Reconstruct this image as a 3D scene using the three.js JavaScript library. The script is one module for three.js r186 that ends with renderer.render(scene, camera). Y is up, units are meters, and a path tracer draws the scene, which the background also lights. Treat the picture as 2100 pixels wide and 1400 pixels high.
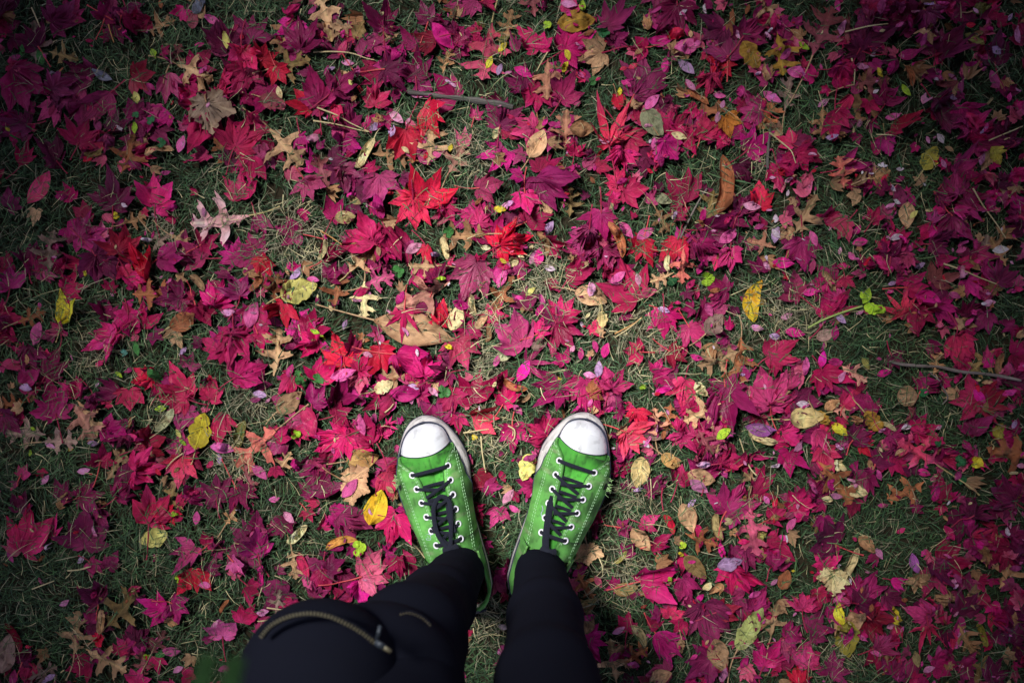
import * as THREE from 'three';
import { mergeGeometries } from 'three/addons/utils/BufferGeometryUtils.js';
import { MarchingCubes } from 'three/addons/objects/MarchingCubes.js';

// ================================================================ camera, sky, sun, exposure
const scene = new THREE.Scene();
const EYE = 1.45;                                             // the photographer holds the camera 1.45 m above the lawn and looks straight down
const camera = new THREE.PerspectiveCamera(36.12, 1024 / 682, 0.05, 400);
camera.position.set(0, EYE, 0);
camera.up.set(0, 0, -1);
camera.lookAt(0, 0, 0);
camera.focus = EYE - 0.02;
camera.userData.fStop = 7;
scene.add(camera);

const renderer = new THREE.WebGLRenderer({ antialias: true });
renderer.toneMapping = THREE.LinearToneMapping;
renderer.toneMappingExposure = 4.7;
renderer.shadowMap.enabled = true;

{ // pale overcast sky, a little brighter overhead
  const w = 64, h = 32, px = new Float32Array(w * h * 4);
  for (let j = 0; j < h; j++) for (let i = 0; i < w; i++) {
    const el = ((j + 0.5) / h - 0.5) * Math.PI, k = 0.42 + 0.5 * Math.max(0, Math.sin(el)), o = (j * w + i) * 4;
    px[o] = 0.80 * k; px[o + 1] = 0.92 * k; px[o + 2] = 1.32 * k; px[o + 3] = 1;
  }
  const sky = new THREE.DataTexture(px, w, h, THREE.RGBAFormat, THREE.FloatType);
  sky.mapping = THREE.EquirectangularReflectionMapping; sky.magFilter = THREE.LinearFilter; sky.needsUpdate = true;
  scene.background = sky; scene.environment = sky;
  scene.backgroundIntensity = 0.32; scene.environmentIntensity = 0.32;
}
const SUN = new THREE.Vector3(-0.40, 1, -0.38).normalize();     // veiled sun, high and a little in front of the person
const sun = new THREE.DirectionalLight(new THREE.Color(1, 0.972, 0.93), 1.5);
sun.position.copy(SUN).multiplyScalar(12);
sun.castShadow = true; sun.shadow.radius = 27; sun.shadow.mapSize.set(2048, 2048);
Object.assign(sun.shadow.camera, { left: -6, right: 6, top: 6, bottom: -6, near: 0.5, far: 40 });
scene.add(sun); scene.add(sun.target);

// ================================================================ small helpers
function rng(seed) { let a = seed >>> 0; return () => { a = (a + 0x6d2b79f5) | 0; let t = Math.imul(a ^ (a >>> 15), 1 | a); t = (t + Math.imul(t ^ (t >>> 7), 61 | t)) ^ t; return ((t ^ (t >>> 14)) >>> 0) / 4294967296; }; }
const hash = (x, y, s = 0) => { let h = Math.imul(x | 0, 374761393) + Math.imul(y | 0, 668265263) + Math.imul(s | 0, 974634777); h = Math.imul(h ^ (h >>> 13), 1274126177); return ((h ^ (h >>> 16)) >>> 0) / 4294967296; };
function noise(x, y, s = 0) {
  const xi = Math.floor(x), yi = Math.floor(y), u = x - xi, v = y - yi, a = u * u * (3 - 2 * u), b = v * v * (3 - 2 * v);
  return (hash(xi, yi, s) * (1 - a) + hash(xi + 1, yi, s) * a) * (1 - b) + (hash(xi, yi + 1, s) * (1 - a) + hash(xi + 1, yi + 1, s) * a) * b;
}
const fbm = (x, y, s = 0) => 0.55 * noise(x, y, s) + 0.3 * noise(x * 2.1, y * 2.1, s + 7) + 0.15 * noise(x * 4.3, y * 4.3, s + 13);
const clamp = (x, a, b) => Math.min(b, Math.max(a, x)), lerp = (a, b, t) => a + (b - a) * t, smooth = (a, b, x) => { const t = clamp((x - a) / (b - a), 0, 1); return t * t * (3 - 2 * t); };
const table = (pts) => (x) => { if (x <= pts[0][0]) return pts[0][1]; for (let i = 1; i < pts.length; i++) if (x <= pts[i][0]) { const [a, p] = pts[i - 1], [b, q] = pts[i]; return lerp(p, q, (x - a) / (b - a)); } return pts[pts.length - 1][1]; };
const PXM = 2146;                                              // photo pixels per metre at one metre from the lens
const wx = (px, h = 0) => (px - 1050) / PXM * (EYE - h), wz = (py, h = 0) => (py - 700) / PXM * (EYE - h);
const names = {};
function numbered(n) { names[n] = (names[n] ?? -1) + 1; return names[n] ? n + '_' + String(names[n]).padStart(3, '0') : n; }
function tag(o, label, category, group, kind) { o.userData.label = label; o.userData.category = category; if (group) o.userData.group = group; if (kind) o.userData.kind = kind; return o; }
function mesh(name, geo, mat, parent) {
  const m = new THREE.Mesh(geo, mat); m.name = parent ? name : numbered(name); m.castShadow = m.receiveShadow = true; (parent || scene).add(m); return m;
}
function thing(name, label, category, group) { const o = new THREE.Group(); o.name = numbered(name); tag(o, label, category, group); scene.add(o); return o; }
function build(pos, idx, uv, col) {
  const g = new THREE.BufferGeometry();
  g.setAttribute('position', new THREE.Float32BufferAttribute(pos, 3));
  if (uv) g.setAttribute('uv', new THREE.Float32BufferAttribute(uv, 2));
  if (col) g.setAttribute('color', new THREE.Float32BufferAttribute(col, 3));
  g.setIndex(idx); g.computeVertexNormals(); return g;
}
function dataTex(n, f, srgb, m = n) { // f(u, v) -> [r, g, b] in 0..1
  const d = new Uint8Array(n * m * 4);
  for (let j = 0; j < m; j++) for (let i = 0; i < n; i++) { const c = f((i + 0.5) / n, (j + 0.5) / m), o = (j * n + i) * 4; for (let k = 0; k < 3; k++) d[o + k] = clamp(Math.round(c[k] * 255), 0, 255); d[o + 3] = 255; }
  const t = new THREE.DataTexture(d, n, m, THREE.RGBAFormat); t.wrapS = t.wrapT = THREE.RepeatWrapping; t.magFilter = THREE.LinearFilter; t.minFilter = THREE.LinearMipmapLinearFilter; t.generateMipmaps = true;
  if (srgb) t.colorSpace = THREE.SRGBColorSpace; t.needsUpdate = true; return t;
}
// a ribbon or round cord swept along a smooth path; half width a, half thickness b (b lies along «up»)
function cord(pts, a, b = a, { seg = 40, sides = 8, closed = false, taper = () => 1, up = [0, 1, 0] } = {}) {
  const c = new THREE.CatmullRomCurve3(pts.map((p) => new THREE.Vector3(...p)), closed, 'centripetal'), U = new THREE.Vector3(...up);
  const pos = [], uv = [], idx = [], T = new THREE.Vector3(), S = new THREE.Vector3(), N = new THREE.Vector3(), P = new THREE.Vector3();
  let total = c.getLength();
  for (let i = 0; i <= seg; i++) {
    const t = i / seg; c.getPointAt(t, P); c.getTangentAt(t, T);
    S.crossVectors(T, U); if (S.lengthSq() < 1e-6) S.set(1, 0, 0); S.normalize(); N.crossVectors(S, T).normalize();
    const k = taper(t);
    for (let j = 0; j <= sides; j++) { const f = j / sides * Math.PI * 2, x = Math.cos(f) * a * k, y = Math.sin(f) * b * k; pos.push(P.x + S.x * x + N.x * y, P.y + S.y * x + N.y * y, P.z + S.z * x + N.z * y); uv.push(j / sides, t * total); }
  }
  for (let i = 0; i < seg; i++) for (let j = 0; j < sides; j++) { const p = i * (sides + 1) + j, q = p + sides + 1; idx.push(p, q, p + 1, p + 1, q, q + 1); }
  if (!closed) for (const [i, flip] of [[0, 0], [seg, 1]]) { const n = pos.length / 3, t = i / seg; c.getPointAt(t, P); pos.push(P.x, P.y, P.z); uv.push(0.5, 0); for (let j = 0; j < sides; j++) { const p = i * (sides + 1) + j; flip ? idx.push(n, p + 1, p) : idx.push(n, p, p + 1); } }
  return build(pos, idx, uv);
}
// a sheet over a grid of rows x columns given by f(i / rows, j / cols) -> [x, y, z]
function sheet(rows, cols, f, uvf) {
  const pos = [], uv = [], idx = [];
  for (let i = 0; i <= rows; i++) for (let j = 0; j <= cols; j++) { const p = f(i / rows, j / cols); pos.push(...p); uv.push(...(uvf ? uvf(i / rows, j / cols, p) : [j / cols, i / rows])); }
  for (let i = 0; i < rows; i++) for (let j = 0; j < cols; j++) { const a = i * (cols + 1) + j, b = a + cols + 1; idx.push(a, b, a + 1, a + 1, b, b + 1); }
  return build(pos, idx, uv);
}
// ================================================================ lawn: soil and grass
{
  const t = dataTex(256, (u, v) => { const n = fbm(u * 12, v * 12, 3) * 0.6 + hash(u * 256, v * 256, 5) * 0.4; return [0.24 + n * 0.2, 0.2 + n * 0.17, 0.15 + n * 0.12]; }, true);
  const near = t.clone(); near.repeat.set(160, 160); near.needsUpdate = true;
  const g = new THREE.CircleGeometry(60, 96); g.rotateX(-Math.PI / 2);
  const soil = mesh('ground', g, new THREE.MeshStandardMaterial({ map: near, bumpMap: near, bumpScale: 0.004, color: new THREE.Color().setRGB(0.28, 0.3, 0.24), roughness: 1 }));
  soil.userData.kind = 'structure'; soil.userData.label = 'dark soil of the lawn under grass and fallen leaves';
}
// where the photo shows bare grass between the leaves: pixel x, y, radius
const GRASS = [[480, 395, 70], [545, 480, 60], [610, 420, 50], [630, 505, 60], [570, 250, 50], [960, 300, 70], [940, 340, 60], [1060, 110, 60], [960, 170, 70], [1020, 160, 50], [890, 250, 40], [70, 400, 70], [60, 480, 60], [75, 600, 70], [160, 620, 50], [190, 715, 70], [130, 780, 50], [340, 700, 70], [350, 740, 60], [330, 860, 60], [110, 860, 40], [150, 940, 70], [60, 920, 60], [200, 1000, 60], [100, 1200, 110], [60, 1150, 80], [250, 1130, 80], [330, 1140, 80], [430, 1090, 60], [420, 1200, 70], [60, 1240, 80], [110, 1330, 60], [370, 1310, 60], [440, 1230, 60], [560, 1170, 60], [600, 1110, 50], [640, 1030, 60], [620, 1010, 50], [530, 860, 70], [500, 850, 60], [560, 830, 40], [480, 960, 50], [1110, 560, 60], [1130, 600, 60], [1030, 610, 50], [985, 660, 40], [1000, 730, 60], [1040, 870, 60], [1000, 900, 50], [1110, 770, 60], [1160, 750, 40], [1150, 780, 40], [1290, 660, 60], [1300, 640, 60], [1330, 700, 60], [1290, 750, 50], [1350, 620, 40], [1270, 670, 50], [1340, 460, 60], [1370, 460, 50], [1420, 430, 40], [1450, 320, 50], [1410, 350, 40], [1600, 230, 60], [1650, 230, 50], [1600, 640, 80], [1560, 690, 70], [1650, 640, 70], [1530, 640, 40], [1450, 760, 60], [1500, 780, 40], [1340, 1000, 80], [1310, 1040, 60], [1290, 1120, 70], [1260, 1170, 70], [1230, 1250, 60], [1270, 1260, 60], [1240, 1380, 40], [1350, 1040, 60], [1540, 1050, 40], [1750, 470, 60], [1720, 520, 60], [1760, 640, 60], [1800, 700, 60], [1830, 790, 60], [1830, 820, 60], [1880, 740, 60], [1940, 850, 60], [1740, 930, 50], [1830, 1060, 80], [1880, 1080, 80], [1800, 1050, 70], [1740, 1110, 50], [1650, 1150, 50], [1840, 1140, 60], [1690, 1340, 60], [1740, 1380, 70], [1800, 300, 60], [1890, 360, 60], [1000, 1280, 50], [990, 1350, 50], [1600, 990, 40], [1370, 160, 40], [230, 130, 70], [360, 90, 50], [240, 240, 30], [40, 330, 60], [520, 20, 60], [1380, 1030, 60], [1560, 320, 50], [1520, 900, 40], [1230, 640, 30]];
const grassy = (px, py) => { let g = 0; for (const [x, y, r] of GRASS) { const d = ((px - x) ** 2 + (py - y) ** 2) / (r * r); if (d < 1.6) g = Math.max(g, 1.25 - d * 0.75); } return clamp(g, 0, 1); };
// dry, straw-coloured patches of the lawn
const DRY = [[600, 470, 90], [660, 520, 70], [1130, 580, 90], [1140, 540, 60], [1270, 660, 90], [1330, 720, 80], [1300, 640, 70], [1000, 760, 60], [1000, 880, 80], [1010, 640, 60], [960, 310, 60], [980, 330, 50], [1260, 1170, 90], [1300, 1010, 60], [1590, 640, 80], [1660, 650, 60], [480, 930, 60], [1010, 1270, 60], [330, 850, 50], [200, 720, 60], [1550, 680, 60], [520, 830, 60], [340, 470, 50], [1530, 1330, 50], [1700, 1350, 50], [1550, 320, 40]];
const dryness = (px, py) => { let g = 0; for (const [x, y, r] of DRY) g = Math.max(g, 1 - ((px - x) ** 2 + (py - y) ** 2) / (r * r)); return clamp(g, 0, 1); };

{ // every blade a bent strip of four faces; all of them one lawn
  const R = rng(77), pos = [], nor = [], col = [], idx = [];
  const dense = 120000, wide = 26000, ex = new THREE.Euler(), q = new THREE.Quaternion(), X = new THREE.Vector3(), Y = new THREE.Vector3(), Z = new THREE.Vector3();
  for (let i = 0; i < dense + wide; i++) {
    const far = i >= dense; let x, z;
    if (far) { x = (R() * 2 - 1) * 2.4; z = (R() * 2 - 1) * 1.9; if (Math.abs(x) < 0.76 && Math.abs(z) < 0.53) continue; }
    else { x = (R() * 2 - 1) * 0.76; z = (R() * 2 - 1) * 0.53; }
    const px = 1050 + x * 1480, py = 700 + z * 1480, dry = far ? 0.15 : dryness(px, py), clump = noise(x * 38, z * 38, 21);
    if (clump < 0.3 && R() < 0.55) continue;
    const straw = R() < 0.08 + 0.52 * dry * (0.4 + 1.2 * clump);
    const len = (far ? 0.034 : 0.015) + R() * R() * (straw ? 0.04 : 0.032), wid = (straw ? 0.00025 + R() * 0.0005 : 0.0003 + R() * R() * 0.0011) * (far ? 2 : 1);
    const dir = noise(x * 14, z * 14, 9) * 9 + (R() - 0.5) * 4.2, bend = 0.5 + R() * 1.7;
    ex.set(0.35 + R() * 0.95, dir, (R() - 0.5) * 0.7, 'YXZ'); q.setFromEuler(ex);
    X.set(1, 0, 0).applyQuaternion(q); Y.set(0, 1, 0).applyQuaternion(q); Z.set(0, 0, 1).applyQuaternion(q);
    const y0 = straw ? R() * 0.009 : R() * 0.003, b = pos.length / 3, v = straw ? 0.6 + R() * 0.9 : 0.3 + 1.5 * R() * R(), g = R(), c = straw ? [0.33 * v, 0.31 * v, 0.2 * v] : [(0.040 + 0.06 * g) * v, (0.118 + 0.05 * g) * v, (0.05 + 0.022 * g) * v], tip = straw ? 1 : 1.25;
    for (let k = 0; k <= 2; k++) {
      const t = k / 2, w = k === 2 ? 0 : wid * (1 - 0.35 * t), a = Math.sin(t * bend) / bend * len, d = (1 - Math.cos(t * bend)) / bend * len, nx = Z.x * Math.cos(t * bend) - Y.x * Math.sin(t * bend), ny = Z.y * Math.cos(t * bend) - Y.y * Math.sin(t * bend), nz = Z.z * Math.cos(t * bend) - Y.z * Math.sin(t * bend);
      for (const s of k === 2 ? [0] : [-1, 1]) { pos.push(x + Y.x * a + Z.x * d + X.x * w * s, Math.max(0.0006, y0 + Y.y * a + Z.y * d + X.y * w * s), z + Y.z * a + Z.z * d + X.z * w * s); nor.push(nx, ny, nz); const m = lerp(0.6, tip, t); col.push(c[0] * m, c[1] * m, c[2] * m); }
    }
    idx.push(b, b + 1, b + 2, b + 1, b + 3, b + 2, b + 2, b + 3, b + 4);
  }
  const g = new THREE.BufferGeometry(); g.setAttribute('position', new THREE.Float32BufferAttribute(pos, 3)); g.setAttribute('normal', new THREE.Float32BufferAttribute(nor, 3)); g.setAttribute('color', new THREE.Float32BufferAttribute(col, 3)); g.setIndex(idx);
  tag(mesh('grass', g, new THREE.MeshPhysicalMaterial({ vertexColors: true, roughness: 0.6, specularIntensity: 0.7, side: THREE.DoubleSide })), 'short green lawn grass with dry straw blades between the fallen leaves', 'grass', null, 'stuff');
}
// ================================================================ leaves: shapes
const hexc = (r, g, b) => [r, g, b];
const PAL = { // real base colours (linear), and the word for them
  scarlet: [[0.50, 0.014, 0.035], 'scarlet'], scarletpure: [[0.60, 0.008, 0.035], 'bright scarlet'], redcoral: [[0.60, 0.035, 0.06], 'bright red'], crimson: [[0.33, 0.010, 0.055], 'crimson'],
  deepcrimson: [[0.24, 0.008, 0.04], 'deep crimson'], deepred: [[0.2, 0.008, 0.022], 'deep red'], plumcrimson: [[0.20, 0.010, 0.055], 'plum-crimson'], plumred: [[0.24, 0.012, 0.06], 'plum-red'],
  plum: [[0.125, 0.011, 0.055], 'dark plum'], plumrose: [[0.22, 0.03, 0.09], 'plum-rose'], roseplum: [[0.3, 0.04, 0.095], 'rose-plum'], magenta: [[0.43, 0.014, 0.15], 'magenta'],
  magentacrimson: [[0.38, 0.010, 0.085], 'magenta-crimson'], magentaplum: [[0.26, 0.018, 0.12], 'magenta-plum'], mauve: [[0.33, 0.075, 0.14], 'mauve'], mauvepink: [[0.42, 0.08, 0.16], 'mauve-pink'], mauverose: [[0.40, 0.06, 0.12], 'mauve-rose'],
  mauveplum: [[0.24, 0.04, 0.11], 'mauve-plum'], rose: [[0.40, 0.045, 0.10], 'rose'], rosered: [[0.48, 0.035, 0.075], 'rose-red'], rosedull: [[0.36, 0.06, 0.09], 'dusty rose'], rosebrown: [[0.32, 0.07, 0.06], 'reddish brown'],
  pinkred: [[0.55, 0.035, 0.12], 'pinkish red'], redpink: [[0.55, 0.015, 0.09], 'red-pink'], pinkrose: [[0.58, 0.10, 0.19], 'rosy pink'], pink: [[0.60, 0.10, 0.30], 'pink'], pinkmid: [[0.5, 0.05, 0.22], 'deep pink'], pinkhot: [[0.62, 0.018, 0.24], 'hot pink'],
  plumpink: [[0.34, 0.07, 0.2], 'plum-pink'], pinkpale: [[0.66, 0.27, 0.42], 'pale pink'], pinktan: [[0.58, 0.30, 0.31], 'pinkish'], lilacpink: [[0.55, 0.2, 0.38], 'lilac-pink'], lilac: [[0.42, 0.27, 0.47], 'lilac'], violet: [[0.30, 0.08, 0.30], 'violet'], white: [[0.68, 0.56, 0.66], 'whitish'],
  coral: [[0.58, 0.065, 0.075], 'coral'], salmonred: [[0.52, 0.08, 0.10], 'salmon-red'], salmon: [[0.48, 0.13, 0.10], 'salmon'], salmontan: [[0.46, 0.21, 0.13], 'salmon-tan'], tan: [[0.43, 0.27, 0.145], 'tan'], tangrey: [[0.42, 0.31, 0.22], 'greyish tan'],
  tanpink: [[0.43, 0.2, 0.15], 'pinkish tan'], tanbrown: [[0.33, 0.18, 0.085], 'tan-brown'], mustardtan: [[0.42, 0.26, 0.09], 'mustard-tan'], cream: [[0.58, 0.49, 0.25], 'cream'], straw: [[0.48, 0.38, 0.16], 'straw-coloured'],
  rust: [[0.29, 0.105, 0.045], 'rust'], rustdim: [[0.2, 0.09, 0.045], 'dull rust'], brown: [[0.18, 0.09, 0.045], 'brown'], olivebrown: [[0.25, 0.17, 0.065], 'olive-brown'], amberbrown: [[0.46, 0.22, 0.05], 'amber-brown'], taupe: [[0.25, 0.165, 0.135], 'taupe'],
  mustard: [[0.37, 0.22, 0.035], 'mustard'], orange: [[0.36, 0.13, 0.02], 'orange-brown'], amber: [[0.62, 0.36, 0.02], 'amber'], yellow: [[0.60, 0.50, 0.035], 'yellow'], oliveyellow: [[0.36, 0.32, 0.05], 'olive-yellow'], olive: [[0.2, 0.19, 0.05], 'olive'],
  paleyellow: [[0.60, 0.58, 0.16], 'pale yellow'], palegreen: [[0.50, 0.58, 0.19], 'pale green'], lime: [[0.33, 0.55, 0.035], 'lime green'], green: [[0.05, 0.19, 0.045], 'green'], deepgreen: [[0.025, 0.13, 0.045], 'deep green'], teal: [[0.1, 0.3, 0.26], 'teal'],
  sage: [[0.33, 0.35, 0.2], 'sage green'], slate: [[0.2, 0.22, 0.28], 'slate grey'],
};
const NOUN = {
  mp: ['maple_leaf', 'maple leaf'], m5: ['five_lobed_maple_leaf', 'five-lobed maple leaf'], mn: ['narrow_maple_leaf', 'narrow-lobed maple leaf'], mf: ['folded_maple_leaf', 'folded maple leaf'], ml: ['broad_maple_leaf', 'broad maple leaf'], hn: ['two_lobed_leaf', 'two-horned leaf'],
  ok: ['oak_leaf', 'oak leaf'], ov: ['oval_leaf', 'oval leaf'], bl: ['broad_leaf', 'broad leaf'], rd: ['round_leaf', 'round leaf'], yl: ['toothed_leaf', 'toothed leaf'], cl: ['clover_leaf', 'small rounded leaf'], cu: ['curled_leaf', 'curled leaf'],
};
// palmate leaf: lobes radiate from the foot of the blade. Returns plan points in rows of rays, the foot first.
function palmate(lobes, tooth, R, rings = 4) {
  const width = (l, t) => l.w * l.len * Math.pow(Math.sin(Math.PI * Math.pow(t, l.p ?? 0.82)), l.q ?? 1) * (1 - 0.25 * t * t) ;
  const tanAt = (l, t) => width(l, t) / (t * l.len);
  const rAt = (l, d) => { const k = Math.tan(Math.min(Math.abs(d), 1.45)); let lo = 0.02, hi = 1; if (tanAt(l, lo) < k) return 0; for (let i = 0; i < 26; i++) { const m = (lo + hi) / 2; tanAt(l, m) > k ? lo = m : hi = m; } return lo * l.len / Math.cos(d); };
  const rays = [];
  lobes.forEach((l, i) => {
    const gap = (o) => { // angle of the notch towards a neighbour
      if (!o) return Math.min(1.3, Math.atan(tanAt(l, 0.12)));
      const span = Math.abs(o.a - l.a); let best = span / 2, bd = 1e9;
      for (let k = 1; k < 60; k++) { const d = span * k / 60, e = Math.abs(rAt(l, d) - rAt(o, span - d)); if (e < bd) { bd = e; best = d; } } return best;
    };
    const left = gap(lobes[i - 1]), right = gap(lobes[i + 1]), nearT = (d) => { const k = Math.tan(Math.min(d, 1.45)); let lo = 0.02, hi = 1; for (let q = 0; q < 24; q++) { const m = (lo + hi) / 2; tanAt(l, m) > k ? lo = m : hi = m; } return lo; };
    const half = (d, s) => { const t0 = nearT(d), out = [], n = 6; for (let q = 0; q <= n; q++) { const t = lerp(t0, 1, Math.pow(q / n, 0.85)); let w = width(l, t) * (q > 0 && q < n ? 1 + tooth * ((q & 1) ? 1 : -1) * (0.6 + R() * 0.8) : 1); if (q === n) w = 0; const r = Math.hypot(w, t * l.len), dd = s * Math.atan2(w, t * l.len); out.push({ r, a: l.a + dd, d: dd, u: 0.5 + s * 0.5 * (1 - q / n), i, len: l.len, ds: d }); } return out; };
    const L = half(left, -1), Rr = half(right, 1).reverse();
    for (const p of i ? L.slice(1) : L) rays.push(p);
    for (const p of Rr.slice(1)) rays.push(p);
  });
  return { rays, rings };
}
function palmateLeaf(kind, size, R) {
  const D = Math.PI / 180, j = (v, k = 1) => v * (1 + (R() - 0.5) * 0.42 * k), a = (v) => (v + (R() - 0.5) * 12) * D;
  let L, tooth = 0.09;
  if (kind === 'mp') { const sp = 33 + R() * 8, w = 0.195 + R() * 0.065; L = [[-3 * sp, 0.42, w], [-2 * sp, 0.74, w], [-sp, 0.93, w], [0, 1, w], [sp, 0.93, w], [2 * sp, 0.74, w], [3 * sp, 0.42, w]]; if (R() < 0.25) L = L.slice(1); if (R() < 0.3) L = R() < 0.5 ? L.slice(0, -2) : L.slice(2); }
  else if (kind === 'm5') { const sp = 42 + R() * 8; const w = 0.23 + R() * 0.07; L = [[-2 * sp, 0.6, w], [-sp, 0.9, w], [0, 1, w], [sp, 0.9, w], [2 * sp, 0.6, w]]; }
  else if (kind === 'mn') { const sp = 36; L = [[-2.4 * sp, 0.6, 0.12], [-sp * 1.3, 0.95, 0.105], [0, 1, 0.1], [sp * 1.1, 0.95, 0.105], [2.1 * sp, 0.7, 0.12]]; }
  else if (kind === 'mf') { const sp = 24; L = [[-1.5 * sp, 0.85, 0.17], [-0.5 * sp, 1, 0.17], [0.5 * sp, 0.97, 0.17], [1.5 * sp, 0.82, 0.17]]; }
  else if (kind === 'ml') { L = [[-112, 0.45, 0.4], [-58, 0.82, 0.36], [0, 1, 0.34], [58, 0.82, 0.36], [112, 0.45, 0.4]]; tooth = 0.3; }
  else if (kind === 'hn') { L = [[-26, 0.95, 0.2], [24, 1, 0.2]]; tooth = 0.12; }
  else { L = [[-100, 0.85, 0.62], [0, 1, 0.62], [100, 0.85, 0.62]]; tooth = 0; }
  const lobes = L.map(([ang, len, w]) => ({ a: a(ang), len: j(len), w: j(w), p: kind === 'ml' ? 0.95 : kind === 'cl' ? 1.25 : 0.82, q: kind === 'ml' ? 0.8 : kind === 'cl' ? 0.5 : 1 }));
  const { rays, rings } = palmate(lobes, tooth, R);
  let x0 = 9, x1 = -9, y0 = 9, y1 = -9;
  for (const p of rays) { const x = Math.sin(p.a) * p.r, y = Math.cos(p.a) * p.r; x0 = Math.min(x0, x); x1 = Math.max(x1, x); y0 = Math.min(y0, y, 0); y1 = Math.max(y1, y); }
  const k = size / Math.max(x1 - x0, y1 - y0), cx = (x0 + x1) / 2, cy = (y0 + y1) / 2;
  const crease = kind === 'cl' ? 0.1 : 0.12 + R() * 0.42, cup = (R() - 0.35) * 0.55, bendAll = (R() - 0.5) * 0.7, sd = (R() * 1e6) | 0;
  const fold = kind === 'mf' ? 0.5 + R() * 0.7 : R() < 0.45 ? 0.35 + R() * 1.0 : R() * 0.3, foldSide = R() < 0.5 ? -1 : 1, foldAng = (R() - 0.5) * 1.2;
  const lobeDroop = lobes.map(() => (R() - 0.4) * 1.3), tiltA = R() * 6.28, tilt = Math.pow(R(), 1.6) * 0.5 * (kind === 'cl' ? 0.5 : 1);
  const pts = [[0, 0, 0, 0.5, 0]], tint = [0], uvs = [];
  for (let q = 1; q <= rings; q++) for (const p of rays) {
    const f = q / rings, r = p.r * f;
    let x = Math.sin(p.a) * r, y = Math.cos(p.a) * r, h = crease * r * Math.abs(p.d) + cup * r * r + bendAll * x * x * 0.6 + lobeDroop[p.i] * Math.pow(r, 2.2) * 0.55 + (fbm(x * 3 + 5, y * 3 + 9, sd) - 0.5) * 0.24;
    // fold one side of the blade up about a line through the foot
    const s = (x * Math.cos(foldAng) - y * Math.sin(foldAng)) * foldSide, along = x * Math.sin(foldAng) + y * Math.cos(foldAng);
    if (s > 0 && fold > 0.05) { const g = fold * smooth(0, 0.35, s), s2 = s * Math.cos(g), lift = s * Math.sin(g); x = (s2 * foldSide) * Math.cos(foldAng) + along * Math.sin(foldAng); y = -(s2 * foldSide) * Math.sin(foldAng) + along * Math.cos(foldAng); h += lift; }
    h += (x * Math.cos(tiltA) + y * Math.sin(tiltA)) * tilt; pts.push([(x - cx) * k, (y - cy) * k, h * k, p.u, r / p.len]); tint.push(f);
  }
  pts[0] = [-cx * k, -cy * k, 0, 0.5, 0];
  const n = rays.length, idx = [];
  for (let i = 0; i < n - 1; i++) idx.push(0, 1 + i, 2 + i);
  for (let q = 0; q < rings - 1; q++) for (let i = 0; i < n - 1; i++) { const a0 = 1 + q * n + i, b0 = a0 + n; idx.push(a0, b0, a0 + 1, a0 + 1, b0, b0 + 1); }
  return { pts, idx, edge: tint, foot: pts[0], size };
}
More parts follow.
